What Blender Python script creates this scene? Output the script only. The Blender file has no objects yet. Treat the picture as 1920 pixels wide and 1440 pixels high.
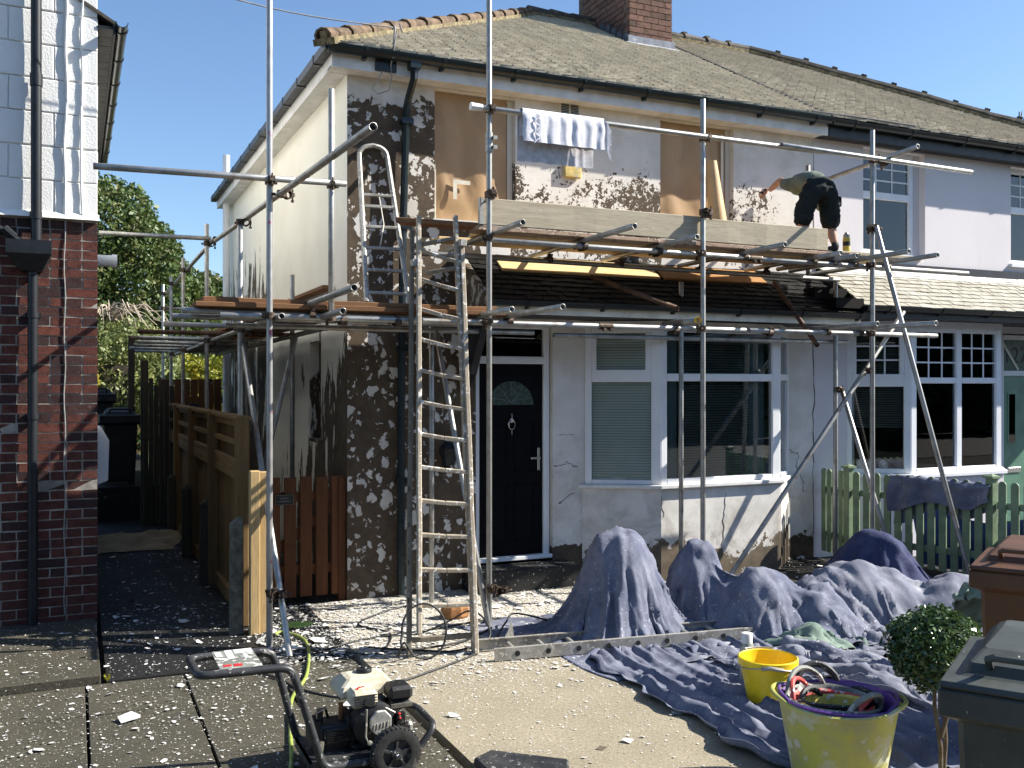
import bpy, bmesh, math, random
import numpy as np
from mathutils import Vector, Matrix, Quaternion, noise as mnoise
random.seed(7)
R = math.radians
sc = bpy.context.scene
COL = sc.collection

# ------------------------------------------------------------------ camera
cd = bpy.data.cameras.new('camera'); cam = bpy.data.objects.new('camera', cd); COL.objects.link(cam)
cam.location = (0, 0, 2.0); cam.rotation_euler = (R(90), 0, R(-24.5))
cd.sensor_width = 36; cd.lens = 33.75; cd.shift_y = 2/1920; cd.clip_start = .05; cd.clip_end = 600
sc.camera = cam
# ------------------------------------------------------------------ light
SUN_EL, SUN_AZ = R(37), R(-17)          # azimuth measured from +X (right along the house fronts)
sdir = Vector((math.cos(SUN_EL)*math.cos(SUN_AZ), math.cos(SUN_EL)*math.sin(SUN_AZ), math.sin(SUN_EL)))
W = bpy.data.worlds.new('World'); sc.world = W; W.use_nodes = True
wt = W.node_tree; wt.nodes.clear()
wo = wt.nodes.new('ShaderNodeOutputWorld'); bg = wt.nodes.new('ShaderNodeBackground'); sk = wt.nodes.new('ShaderNodeTexSky')
sk.sky_type = 'NISHITA'; sk.sun_disc = False; sk.sun_elevation = SUN_EL; sk.sun_rotation = R(90)-SUN_AZ
sk.air_density = 1.0; sk.dust_density = .4; sk.ozone_density = 4.5; sk.altitude = 50
bg.inputs[1].default_value = .085
wt.links.new(sk.outputs[0], bg.inputs[0]); wt.links.new(bg.outputs[0], wo.inputs[0])
ld = bpy.data.lights.new('sun', 'SUN'); ld.energy = 5.0; ld.angle = R(.5); ld.color = (1, .95, .86)
sun = bpy.data.objects.new('sun', ld); COL.objects.link(sun); sun.location = (30, -8, 24)
sun.rotation_euler = sdir.to_track_quat('Z', 'Y').to_euler()
sc.view_settings.view_transform = 'Standard'; sc.view_settings.look = 'None'
sc.view_settings.exposure = 1.18; sc.view_settings.gamma = 1; sc.view_settings.use_curve_mapping = False

# ------------------------------------------------------------------ helpers
ORG = {}
def org(o): return ORG.get(o.name, Vector((0, 0, 0))) if o else Vector((0, 0, 0))
def tag(o, label=None, cat=None, group=None, kind=None):
    if label: o['label'] = label
    if cat: o['category'] = cat
    if group: o['group'] = group
    if kind: o['kind'] = kind
    return o
def thing(name, label, cat, loc, group=None):
    o = bpy.data.objects.new(name, None); COL.objects.link(o); o.location = loc; o.empty_display_size = .1
    ORG[o.name] = Vector(loc); return tag(o, label, cat, group)
class MB:
    def __init__(s): s.v = []; s.f = []; s.m = []; s.mi = 0
    def add(s, vs, fs):
        b = len(s.v); s.v += [tuple(v) for v in vs]; s.f += [tuple(b+i for i in f) for f in fs]; s.m += [s.mi]*len(fs); return s
    def box(s, x0, x1, y0, y1, z0, z1, M=None):
        vs = [Vector((x, y, z)) for z in (z0, z1) for y in (y0, y1) for x in (x0, x1)]
        if M: vs = [M @ v for v in vs]
        return s.add(vs, [(0,2,3,1),(4,5,7,6),(0,1,5,4),(2,6,7,3),(0,4,6,2),(1,3,7,5)])
    def beam(s, a, b, w, h, up=(0,0,1)):       # rectangular bar between two points: w sideways, h along up
        a, b = Vector(a), Vector(b); d = (b-a).normalized(); u = Vector(up); x = d.cross(u).normalized(); u = x.cross(d)
        vs = [p+x*(sx*w/2)+u*(su*h/2) for p in (a, b) for su in (-1, 1) for sx in (-1, 1)]
        return s.add(vs, [(0,2,3,1),(4,5,7,6),(0,1,5,4),(2,6,7,3),(0,4,6,2),(1,3,7,5)])
    def tube(s, pts, r, n=8, cap=True):         # path tube, r number or list
        pts = [Vector(p) for p in pts]; k = len(pts); rs = r if isinstance(r, (list, tuple)) else [r]*k
        d0 = (pts[1]-pts[0]).normalized(); x = d0.orthogonal().normalized(); vs = []
        for i, p in enumerate(pts):
            d = (pts[min(i+1, k-1)]-pts[max(i-1, 0)]).normalized()
            x = (x-d*x.dot(d)).normalized(); y = d.cross(x)
            vs += [p+(x*math.cos(2*math.pi*j/n)+y*math.sin(2*math.pi*j/n))*rs[i] for j in range(n)]
        fs = [(i*n+j, i*n+(j+1) % n, (i+1)*n+(j+1) % n, (i+1)*n+j) for i in range(k-1) for j in range(n)]
        if cap: fs += [tuple(range(n))[::-1], tuple((k-1)*n+j for j in range(n))]
        return s.add(vs, fs)
    def lathe(s, prof, c=(0,0,0), n=24, ax='z', sx=1, sy=1):
        vs = []
        for (r, h) in prof:
            for j in range(n):
                a = 2*math.pi*j/n; u, w = r*math.cos(a)*sx, r*math.sin(a)*sy
                p = (u, w, h) if ax == 'z' else ((u, h, w) if ax == 'y' else (h, u, w))
                vs.append((c[0]+p[0], c[1]+p[1], c[2]+p[2]))
        k = len(prof)
        fs = [(i*n+j, i*n+(j+1) % n, (i+1)*n+(j+1) % n, (i+1)*n+j) for i in range(k-1) for j in range(n)]
        return s.add(vs, fs)
    def quad(s, *p): return s.add(p, [tuple(range(len(p)))])
    def prism(s, poly, a, b):                   # polygon (list of Vector) at offset vectors a and b
        n = len(poly); a, b = Vector(a), Vector(b)
        vs = [Vector(p)+a for p in poly]+[Vector(p)+b for p in poly]
        return s.add(vs, [tuple(range(n))[::-1], tuple(range(n, 2*n))]+[(i, (i+1) % n, n+(i+1) % n, n+i) for i in range(n)])
    def mesh(s, name, mat, off=(0,0,0), smooth=False):
        me = bpy.data.meshes.new(name); off = Vector(off)
        me.from_pydata([Vector(v)-off for v in s.v], [], s.f)
        for m in (mat if isinstance(mat, (list, tuple)) else [mat]): me.materials.append(m)
        if any(s.m): me.polygons.foreach_set('material_index', s.m)
        bm = bmesh.new(); bm.from_mesh(me); bmesh.ops.recalc_face_normals(bm, faces=bm.faces); bm.to_mesh(me); bm.free()
        if smooth: me.shade_smooth() if hasattr(me, 'shade_smooth') else [setattr(p, 'use_smooth', True) for p in me.polygons]
        return me
    def build(s, name, mat, parent=None, smooth=False, bevel=0, kind=None, label=None, angle=35):
        if parent is None:
            xs, ys, zs = zip(*s.v); off = Vector(((min(xs)+max(xs))/2, (min(ys)+max(ys))/2, min(zs)))
        else: off = org(parent)
        o = bpy.data.objects.new(name, s.mesh(name, mat, off, smooth)); COL.objects.link(o)
        if parent: o.parent = parent
        else: o.location = off
        ORG[o.name] = off
        if smooth and angle:
            m = o.modifiers.new('edge', 'EDGE_SPLIT'); m.split_angle = R(angle)
        if bevel:
            m = o.modifiers.new('bevel', 'BEVEL'); m.width = bevel; m.segments = 1; m.limit_method = 'ANGLE'; m.angle_limit = R(40)
        if kind: o['kind'] = kind
        if label: o['label'] = label
        return o
def piece(name, me, parent, loc, rot=None, scale=None):
    o = bpy.data.objects.new(name, me); COL.objects.link(o); o.parent = parent
    ORG[o.name] = org(parent); o.location = Vector(loc)-org(parent)
    if rot is not None: o.rotation_mode = 'QUATERNION'; o.rotation_quaternion = rot
    if scale is not None: o.scale = scale
    return o
def box(name, mat, parent, *a, **k): return MB().box(*a).build(name, mat, parent, **k)

# ------------------------------------------------------------------ node shorthand
class S:
    def __init__(s, b, o): s.b = b; s.o = o
    def _m(s, op, a, c=None, clamp=False):
        n = s.b.t.nodes.new('ShaderNodeMath'); n.operation = op; n.use_clamp = clamp
        s.b.put(n.inputs[0], a)
        if c is not None: s.b.put(n.inputs[1], c)
        return S(s.b, n.outputs[0])
    def __add__(s, c): return s._m('ADD', s, c)
    def __radd__(s, c): return s._m('ADD', s, c)
    def __sub__(s, c): return s._m('SUBTRACT', s, c)
    def __rsub__(s, c): return s._m('SUBTRACT', c, s)
    def __mul__(s, c): return s._m('MULTIPLY', s, c)
    def __rmul__(s, c): return s._m('MULTIPLY', s, c)
    def __truediv__(s, c): return s._m('DIVIDE', s, c)
    def max(s, c): return s._m('MAXIMUM', s, c)
    def min(s, c): return s._m('MINIMUM', s, c)
    def sin(s): return s._m('SINE', s)
    def step(s, a, c):                          # smooth 0..1 between a and c
        n = s.b.t.nodes.new('ShaderNodeMapRange'); n.interpolation_type = 'SMOOTHSTEP'
        s.b.put(n.inputs[0], s); n.inputs[1].default_value = min(a, c); n.inputs[2].default_value = max(a, c)
        n.inputs[3].default_value = 0 if a < c else 1; n.inputs[4].default_value = 1 if a < c else 0
        return S(s.b, n.outputs[0])
    def band(s, a, c, w): return s.step(a-w, a+w)*s.step(c+w, c-w)
class B:
    def __init__(s, name):
        s.m = bpy.data.materials.new(name); s.m.use_nodes = True; s.t = s.m.node_tree
        s.p = next(n for n in s.t.nodes if n.type == 'BSDF_PRINCIPLED'); s.out = next(n for n in s.t.nodes if n.type == 'OUTPUT_MATERIAL')
    def put(s, i, v):
        if isinstance(v, S): s.t.links.new(v.o, i)
        elif isinstance(v, (tuple, list)) and len(v) == 3 and i.type == 'RGBA': i.default_value = (*v, 1)
        else: i.default_value = v
    def pos(s):
        g = s.t.nodes.new('ShaderNodeNewGeometry'); x = s.t.nodes.new('ShaderNodeSeparateXYZ'); s.t.links.new(g.outputs['Position'], x.inputs[0])
        s.P = S(s, g.outputs['Position']); return S(s, x.outputs[0]), S(s, x.outputs[1]), S(s, x.outputs[2])
    def obj(s):
        g = s.t.nodes.new('ShaderNodeTexCoord'); x = s.t.nodes.new('ShaderNodeSeparateXYZ'); s.t.links.new(g.outputs['Object'], x.inputs[0])
        return S(s, x.outputs[0]), S(s, x.outputs[1]), S(s, x.outputs[2])
    def rnd(s): return S(s, s.t.nodes.new('ShaderNodeObjectInfo').outputs['Random'])
    def vec(s, x, y, z):
        n = s.t.nodes.new('ShaderNodeCombineXYZ')
        for i, v in zip(n.inputs, (x, y, z)): s.put(i, v)
        return S(s, n.outputs[0])
    def noise(s, v, sc_=5, det=4, rough=.55, dist=0, col=False):
        n = s.t.nodes.new('ShaderNodeTexNoise'); s.put(n.inputs['Vector'], v); n.inputs['Scale'].default_value = sc_
        n.inputs['Detail'].default_value = det; n.inputs['Roughness'].default_value = rough; n.inputs['Distortion'].default_value = dist
        return S(s, n.outputs[1 if col else 0])
    def voro(s, v, sc_=5, feat='F1', rnd=1, out=0):
        n = s.t.nodes.new('ShaderNodeTexVoronoi'); n.feature = feat; s.put(n.inputs['Vector'], v); n.inputs['Scale'].default_value = sc_
        n.inputs['Randomness'].default_value = rnd; return S(s, n.outputs[out])
    def mix(s, f, a, c):
        n = s.t.nodes.new('ShaderNodeMix'); n.data_type = 'RGBA'; s.put(n.inputs[0], f)
        i = [q for q in n.inputs if q.type == 'RGBA']; s.put(i[0], a); s.put(i[1], c)
        return S(s, next(q for q in n.outputs if q.type == 'RGBA'))
    def bump(s, h, strength=.5, dist=.01, norm=None):
        n = s.t.nodes.new('ShaderNodeBump'); n.inputs['Strength'].default_value = strength; n.inputs['Distance'].default_value = dist
        s.put(n.inputs['Height'], h)
        if norm: s.put(n.inputs['Normal'], norm)
        return S(s, n.outputs[0])
    def done(s, col, rough=.7, metal=0, normal=None, **k):
        s.put(s.p.inputs['Base Color'], col); s.put(s.p.inputs['Roughness'], rough); s.put(s.p.inputs['Metallic'], metal)
        if normal: s.put(s.p.inputs['Normal'], normal)
        for q, v in k.items(): s.put(s.p.inputs[q.replace('_', ' ')], v)
        return s.m
def plain(name, c, rough=.6, var=.18, scale=6, metal=0, bump=.15, stain=None, spec=.4):
    b = B(name); b.pos(); n = b.noise(b.P, scale, 5, .6); c2 = tuple(q*(1-var*1.6) for q in c)
    col = b.mix(n.step(.3, .7), tuple(min(1, q*(1+var*.4)) for q in c), c2)
    if stain:
        n2 = b.noise(b.P, scale*.35, 6, .65, 1.0); col = b.mix(n2.step(.56, .7)*.8, col, stain)
    return b.done(col, n*.25+(rough-.12), metal, b.bump(b.noise(b.P, scale*7, 3), bump, .004) if bump else None, Specular_IOR_Level=spec)
def splash(name, c, spk=(.75,.73,.68), amt=.62, rough=.6, scale=60, grime_tone=None, spec=.4, metal=0):  # surface flecked with paint splashes
    b = B(name); b.pos(); v = b.noise(b.P, scale, 3, .6); n = b.noise(b.P, 7, 4)
    col = b.mix(n.step(.35, .7), c, grime_tone or tuple(q*.6 for q in c))
    col = b.mix(v.step(amt, amt+.04)*n.step(.35, .6), col, spk)
    return b.done(col, rough, metal, b.bump(v, .2, .003), Specular_IOR_Level=spec)
def wood(name, c, c2, ax='x', ring=14, rough=.75, splat=0, spk=(.7,.68,.62)):
    b = B(name); x, y, z = b.pos(); r = b.rnd()*9.0; k = {'x': (.6, 9, 9), 'y': (9, .6, 9), 'z': (9, 9, .6)}[ax]
    v = b.vec(x*k[0]+r, y*k[1], z*k[2]); n = b.noise(v, 2.2, 6, .65, .6); n2 = b.noise(v, ring, 3, .6)
    col = b.mix(n.step(.25, .75), c, c2); col = b.mix(n2.step(.5, .75)*.55, col, tuple(q*.45 for q in c2))
    col = b.mix(b.rnd()*.35, col, tuple(q*.6 for q in c2))
    if splat:
        s_ = b.noise(b.P, 26, 4, .6); col = b.mix(s_.step(1-splat, 1-splat+.05), col, spk)
    return b.done(col, rough, 0, b.bump(n2, .4, .004), Specular_IOR_Level=.25)
M = {}
# ------------------------------------------------------------------ materials
BROWN, BROWN2 = (.115,.083,.054), (.068,.050,.034)
def peel(name, paint, paint2, cover, stretch=1, sc_=5.5, relief=.5, tan=None, fine=None, spots=None, grime_tone=None):
    """old render under flaking paint; cover(b,x,y,z) gives the share of bare render"""
    b = B(name); x, y, z = b.pos(); v = b.vec(x, y, z*stretch)
    n = b.noise(v, sc_, 7, .56, .5); n2 = b.noise(v, sc_*3.7, 5, .6, .3); n3 = b.noise(v, sc_*9, 4, .6); u = (n*.69+n2*.21+n3*.10-.5)*3.0+.5
    if fine:
        q = (n2*.55+n3*.45-.5)*3.6+.5; k = fine(b, x, y, z); u = u*(1-k)+(u*.45+q*.55)*k
    c = cover(b, x, y, z); bare = (c-u).step(-.012, .012)
    if spots:            # islands of paint that still cling on
        wx, wz = (b.noise(v, 9, 4, .6)-.5)*.16+(b.noise(v, 30, 3)-.5)*.05, (b.noise(b.vec(z, x, y), 9, 4, .6)-.5)*.16+(b.noise(b.vec(z, x, y), 30, 3)-.5)*.05
        for sc2, lo, r0 in ((4.2, .62, .16), (9, .45, .16), (19, .55, .14)):
            vv = b.vec(x+wx+sc2, 0, z*.85+wz); d = b.voro(vv, sc2); q = b.t.nodes.new('ShaderNodeSeparateColor'); b.t.links.new(b.voro(vv, sc2, 'F1', 1, 1).o, q.inputs[0]); rn = S(b, q.outputs[0])
            bare = bare*(1-(rn*.55-lo*.55+r0-d).step(-.02, .02)*rn.step(lo-.01, lo+.01)*spots(b, x, y, z))
    edge = (c-u).step(-.1, 0)*(1-bare)
    g = b.noise(b.P, 2.3, 5, .6); f = b.noise(b.P, 90, 3, .6)
    pc = b.mix(g.step(.35, .7), paint, paint2); pc = b.mix(edge*.25, pc, tuple(q*.55 for q in paint2))
    if grime_tone: pc = b.mix(b.noise(b.P, 3.2, 6, .7, .5).step(.42, .66)*grime_tone(b, x, y, z), pc, (.36,.325,.27))
    bc = b.mix(b.noise(b.P, 8, 6, .7).step(.3, .7), tan or BROWN, BROWN2 if not tan else tuple(q*.6 for q in tan))
    bc = b.mix(f.step(.62, .72)*.35, bc, (.3,.26,.2))
    h = (1-bare)*1.0+f*.22+b.noise(b.P, 30, 3)*.2
    return b.done(b.mix(bare, pc, bc), .8, 0, b.bump(h, relief, .006), Specular_IOR_Level=.25)
def cov_front(b, x, y, z):
    big = b.noise(b.P, 1.6, 3)*.5-.25
    strip = x.step(3.72, 3.62)*z.step(4.78, 4.45)*.86
    top = x.step(3.2, 3.1)*z.band(4.5, 4.8, .1)*.3
    mid = x.band(3.97, 5.77, .02)*z.step(4.5, 4.0)*(.41+.27*x.step(4.6, 5.4)+.25*x.step(4.14, 4.06))
    rt = x.band(6.5, 7.4, .15)*z.step(4.5, 4.15)*(.50-.12*x.step(6.9, 7.4))
    foot = x.step(4.3, 4.5)*z.step(.5, .12)*.75
    return (strip+top+mid+rt+foot+big*(x.step(3.6, 3.5)*.6+.4*z.step(2.9, 3.4)))-.05-x.step(3.66, 3.74)*z.step(3.3, 3.1)*z.step(.3, .5)*.6
M['front'] = peel('flaking_front_render', (.77,.74,.69), (.65,.61,.54), cov_front, 1, 5.0, .8, None, lambda b, x, y, z: x.step(3.8, 4.0)*z.step(3.2, 3.4)*.9, lambda b, x, y, z: x.step(3.72, 3.66)*z.step(4.7, 4.5), lambda b, x, y, z: z.step(2.2, .2)*.55+z.step(4.3, 4.9)*.35+.08)  # dirt blotches near the ground, weaker darkening towards the eaves
def cov_gable(b, x, y, z):
    big = b.noise(b.P, .9, 3)*.7-.35
    return y.step(11.6, 9.4)*z.step(2.95, 1.7)*.66+y.step(9.3, 8.8)*z.step(3.3, 2.7)*.35+z.step(1.7, .5)*.4+y.band(12.6, 16.4, .5)*z.step(4.4, 3.1)*.62+big*z.step(3.2, 2.2)
M['gable'] = peel('flaking_gable_render', (.90,.87,.76), (.85,.82,.70), cov_gable, .25, 4.0, .6, (.135,.105,.072))
def cov_bay(b, x, y, z):
    return z.step(.5, .1)*.72+x.band(5.35, 5.75, .12)*z.step(.8, .3)*.42+x.step(6.6, 7.0)*z.step(.6, .3)*.45
M['bay_wall'] = peel('patched_bay_render', (.77,.74,.69), (.60,.575,.52), cov_bay, 1, 6, .5, (.19,.15,.105), None, None, lambda b, x, y, z: z.step(1.0, .3)*.5+.25)
def cov_cheek(b, x, y, z): return x*0+.62
M['cheek'] = peel('flaking_cheek_render', (.5,.48,.44), (.36,.33,.28), cov_cheek, .5, 9)
def render_paint(name, c, c2, bumpy=.25):
    b = B(name); b.pos(); g = b.noise(b.P, 1.4, 5, .6); f = b.noise(b.P, 60, 4, .6); s_ = b.noise(b.vec(*[q for q in b.pos()[:2]], b.pos()[2]*.15), 4, 5)
    col = b.mix(g.step(.35, .7), c, c2); col = b.mix(s_.step(.55, .75)*.25, col, tuple(q*.75 for q in c2))
    return b.done(col, .8, 0, b.bump(f, bumpy, .006), Specular_IOR_Level=.3)
M['lilac'] = render_paint('pale_lilac_render', (.70,.66,.665), (.66,.625,.63))
M['reveal'] = render_paint('off_white_reveal', (.70,.67,.58), (.60,.57,.48))
M['white_block'] = render_paint('white_painted_block', (.82,.81,.775), (.77,.765,.74), .8)
M['upvc'] = plain('white_upvc', (.80,.81,.82), .35, .05, 3, 0, 0)
M['upvc_old'] = plain('white_painted_board', (.76,.75,.72), .5, .12, 5, 0, .1)
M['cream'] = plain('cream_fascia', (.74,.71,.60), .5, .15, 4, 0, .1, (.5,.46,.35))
M['black_pvc'] = splash('black_pvc', (.012,.016,.018), (.3,.3,.28), .74, .32, 70)
M['teal_pvc'] = plain('dark_teal_pvc', (.012,.022,.026), .3, .2, 5, 0, 0)
M['iron'] = plain('black_iron', (.016,.018,.022), .42, .3, 12, 0, .15)
M['dark'] = plain('dark_void', (.02,.02,.02), .9, .2, 4, 0, 0)
M['room'] = plain('dim_room_wall', (.045,.042,.04), .9, .2, 2, 0, 0)
M['door_black'] = plain('black_door_skin', (.004,.0042,.005), .55, .2, 6, 0, .1, None, .1)
M['door_green'] = plain('sage_green_door', (.12,.25,.17), .45, .15, 5, 0, .05)
M['chrome'] = plain('brushed_steel', (.7,.7,.7), .25, .1, 8, 1, 0)
M['lead'] = plain('lead_flashing', (.20,.21,.24), .42, .3, 8, .5, .3, (.42,.42,.42))
M['lead_dark'] = plain('dark_lead', (.03,.033,.045), .5, .3, 8, .2, .3)
M['lead_pale'] = plain('pale_lead_apron', (.55,.55,.53), .4, .2, 8, .3, .2)
def brick(name, reds, dark, dk=.35, darken=None):
    b = B(name); x, y, z = b.pos(); r = b.rnd(); n = b.noise(b.P, 14, 5, .65); n2 = b.noise(b.P, 120, 3)
    col = b.mix(r, reds[0], reds[1]); col = b.mix((r*7.3).sin().step(1-2*dk, 1)*.85, col, dark)
    col = b.mix(n.step(.42, .68)*.6, col, tuple(q*.42 for q in reds[1]))
    if darken: col = b.mix(darken(b, x, y, z), col, (.035,.028,.026))
    col = b.mix(b.noise(b.P, 40, 4, .6).step(.66, .72)*.5, col, (.42,.36,.32))
    return b.done(col, .85, 0, b.bump(n2+n, .6, .006), Specular_IOR_Level=.2)
M['brick'] = brick('red_brick', ((.165,.054,.038), (.095,.037,.030)), (.035,.027,.028), .48, lambda b, x, y, z: z.step(3.18, 3.3)*.7*b.noise(b.P, 5, 3).step(.3, .5))  # darker top courses, broken up by noise
M['brick_chimney'] = brick('brown_chimney_brick', ((.21,.115,.085), (.15,.085,.065)), (.08,.055,.045), .3)
M['mortar'] = plain('pale_mortar', (.38,.35,.30), .95, .3, 9, 0, .4, (.15,.13,.115))
M['mortar_dark'] = plain('sooty_mortar', (.12,.10,.085), .95, .3, 9, 0, .4)
def tile(name, c, c2, lichen, wet=0):
    b = B(name); x, y, z = b.pos(); r = b.rnd(); n = b.noise(b.P, 1.1, 5, .6); f = b.noise(b.P, 26, 5, .65)
    isl = b.voro(b.vec(x*6, y*6, z*6), 1, 'F1', 1, 1)
    sp = b.t.nodes.new('ShaderNodeSeparateColor'); b.t.links.new(isl.o, sp.inputs[0])
    col = b.mix((r+S(b, sp.outputs[0]))*.5, c, c2); col = b.mix(f.step(.4, .7)*.4, col, tuple(q*.5 for q in c2))
    l = b.noise(b.P, 12, 6, .7); g = n.step(.52, .66)
    col = b.mix(l.step(.56, .64)*g*.8, col, lichen); col = b.mix(l.step(.36, .3)*.3, col, (.03,.028,.022))
    return b.done(col, .82-wet, 0, b.bump(f, .5, .006), Specular_IOR_Level=.3)
M['tile'] = tile('weathered_clay_tile', (.60,.545,.435), (.40,.36,.285), (.60,.59,.50))
M['tile_right'] = tile('grey_weathered_tile', (.54,.49,.39), (.37,.33,.26), (.56,.55,.47))
M['hip'] = plain('orange_ridge_tile', (.17,.115,.072), .9, .4, 9, 0, .6, (.085,.07,.05))
M['ridge'] = plain('grey_ridge_tile', (.085,.075,.06), .85, .3, 9, 0, .5, (.2,.15,.1))
M['hipmortar'] = plain('ridge_mortar', (.24,.195,.11), .95, .4, 14, 0, .6)
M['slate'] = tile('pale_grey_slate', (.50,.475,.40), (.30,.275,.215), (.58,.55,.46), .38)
M['slate_dark'] = splash('near_black_slate', (.010,.009,.008), (.5,.48,.43), .735, .7, 34, (.006,.0055,.005), .12)  # near-black slate with sparse pale flecks
def galv():
    b = B('galvanised_tube'); x, y, z = b.pos(); r = b.rnd(); n = b.noise(b.P, 9, 5, .65); f = b.noise(b.P, 70, 3, .6)
    col = b.mix(n.step(.3, .7), (.50,.50,.48), (.30,.30,.285)); col = b.mix(b.noise(b.P, 5, 4).step(.56, .70)*.75, col, (.24,.17,.11))
    col = b.mix(f.step(.64, .68)*n.step(.4, .6)*.8, col, (.7,.68,.62)); col = b.mix(r*.45, col, (.22,.21,.19))
    return b.done(col, n*.3+.32, .72, b.bump(f, .12, .002))
M['galv'] = galv()
M['galv_pink'] = splash('galvanised_tube_with_pink_paint', (.42,.42,.41), (.42,.06,.17), .60, .42, 5.5, (.32,.31,.30), .5, .55)
M['rusty'] = plain('rusty_tube', (.14,.075,.045), .7, .35, 12, .3, .3)
M['coupler'] = plain('rusty_coupler', (.10,.07,.05), .6, .4, 30, .5, .3, (.22,.2,.17))
M['board_grey'] = wood('weathered_grey_board', (.56,.49,.37), (.40,.34,.24), 'x', 16, .8, .28)
M['board_brown'] = wood('brown_scaffold_board', (.30,.155,.07), (.17,.085,.04), 'x', 14, .75, .27, (.5,.42,.3))
M['board_shaded'] = wood('shaded_orange_board', (.48,.25,.08), (.34,.165,.05), 'x', 12, .75, .2, (.5,.42,.3))  # honey board wood recoloured darker orange, shade put into the colour
M['crack'] = plain('dirty_crack', (.09,.075,.062), .95, .3, 30, 0, 0)
M['board_new'] = wood('honey_scaffold_board', (.74,.54,.28), (.60,.40,.18), 'x', 12, .75, .22, (.6,.5,.36))
M['osb'] = splash('rough_board_edge', (.36,.25,.17), (.62,.5,.38), .56, .8, 60, (.2,.12,.08))
M['ladder_wood'] = wood('paint_spattered_ladder_wood', (.50,.43,.33), (.34,.285,.215), 'z', 15, .8, .43, (.72,.70,.65))
M['ladder_grey'] = wood('grey_ladder_wood', (.30,.255,.19), (.17,.145,.11), 'z', 15, .8, .36, (.7,.68,.64))
M['alu'] = splash('splashed_aluminium', (.40,.385,.35), (.62,.59,.53), .56, .5, 40, (.25,.235,.20), .5, .35)
M['fence'] = wood('tan_fence_timber', (.22,.135,.056), (.14,.085,.035), 'z', 15, .8)
M['fence_rail'] = wood('tan_fence_rail', (.25,.155,.064), (.165,.10,.041), 'y', 15, .8)
M['fence_new'] = wood('pale_new_timber', (.58,.42,.21), (.46,.31,.14), 'z', 14, .75)
M['fence_old'] = wood('old_grey_fence', (.09,.075,.055), (.05,.042,.03), 'z', 14, .9)
M['gate'] = wood('red_brown_gate', (.16,.060,.020), (.095,.036,.014), 'z', 14, .65)
M['concrete_post'] = plain('concrete_post', (.15,.14,.105), .9, .35, 12, 0, .4, (.05,.05,.04))
M['green'] = plain('sage_green_paint', (.19,.255,.15), .55, .18, 7, 0, .2, (.13,.17,.10))
M['paper'] = None
def paper():
    b = B('brown_masking_paper'); x, y, z = b.pos(); n = b.noise(b.vec(x*1.6, y, z*1.2), 2.0, 2, .4, .8); f = b.voro(b.vec(x+n*.3, y, z*.7+n*.2), 4.5)
    col = b.mix(n.step(.3, .7), (.46,.30,.155), (.38,.245,.125))
    return b.done(col, .5, 0, b.bump(n*1.0+f*.5, .35, .03), Specular_IOR_Level=.4)
M['paper'] = paper()
M['pale_strip'] = plain('masking_tape', (.70,.66,.55), .6, .1, 9, 0, 0)
M['paper_tan'] = plain('rolled_tan_paper', (.62,.40,.19), .6, .12, 4, 0, .1)
M['towel'] = plain('white_terry_towel', (.80,.79,.84), .95, .08, 30, 0, .8, None, .1)
M['towel_grey'] = plain('grey_cloth', (.56,.55,.58), .9, .15, 14, 0, .5, (.44,.40,.36), .1)  # one grey tone with random brownish blotches
M['sponge'] = plain('yellow_pad', (.70,.54,.20), .9, .2, 20, 0, .4, (.35,.42,.5))
def cloth(name, c, c2, sp, amt=.62):
    b = B(name); b.pos(); g = b.noise(b.P, 4.5, 6, .65, .6); f = b.noise(b.P, 240, 2); s_ = b.noise(b.P, 42, 4, .6); m = b.noise(b.P, 2.0, 3)
    w = b.voro(b.vec(*[q+b.noise(b.P, 6, 3)*.12 for q in b.pos()]), 11)+b.voro(b.vec(*[q+b.noise(b.P, 11, 3)*.06 for q in b.pos()]), 27)*.5
    col = b.mix(g.step(.36, .66), c, c2); col = b.mix(s_.step(amt, amt+.05)*m.step(.42, .62)*.85, col, sp); col = b.mix(g.step(.62, .75)*.35, col, sp)
    return b.done(col, .88, 0, b.bump(f*.10+w*.8, .32, .012), Specular_IOR_Level=.18)
M['sheet'] = cloth('faded_blue_dust_sheet', (.108,.118,.168), (.18,.19,.24), (.48,.47,.48), .62)
M['sheet_navy'] = cloth('navy_dust_sheet', (.035,.042,.095), (.06,.068,.13), (.4,.4,.44), .66)
M['sheet_grey'] = cloth('pale_grey_blue_dust_sheet', (.138,.147,.192), (.21,.218,.258), (.55,.54,.54), .60)
M['tarp_blue'] = cloth('blue_tarpaulin', (.03,.05,.20), (.05,.075,.27), (.3,.32,.4), .7)
M['tarp_green'] = cloth('dusty_green_tarpaulin', (.14,.20,.165), (.20,.25,.21), (.45,.45,.42), .64)
M['rag'] = plain('tan_paper_sheet', (.34,.26,.15), .8, .2, 5, 0, .4)
M['yellow'] = plain('yellow_plastic', (.86,.60,.02), .4, .1, 9, 0, .05, (.6,.42,.05))
M['tub_yellow'] = splash('dusty_yellow_tub', (.44,.43,.085), (.50,.50,.38), .52, .5, 6, (.34,.33,.16))
M['tub_purple'] = plain('purple_plastic', (.13,.055,.25), .45, .12, 9, 0, .05, (.3,.24,.42))
M['tub_grey'] = splash('splashed_grey_tub', (.22,.23,.20), (.6,.58,.52), .54, .6, 24)
M['tub_red'] = splash('splashed_red_handle_tub', (.55,.07,.06), (.7,.66,.6), .56, .6, 22)
M['tub_inner'] = splash('splashed_yellow_tub', (.72,.58,.10), (.7,.66,.52), .58, .55, 26)
M['tub_black'] = splash('splashed_black_rubber', (.03,.03,.032), (.5,.48,.45), .63, .6, 40)
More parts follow.
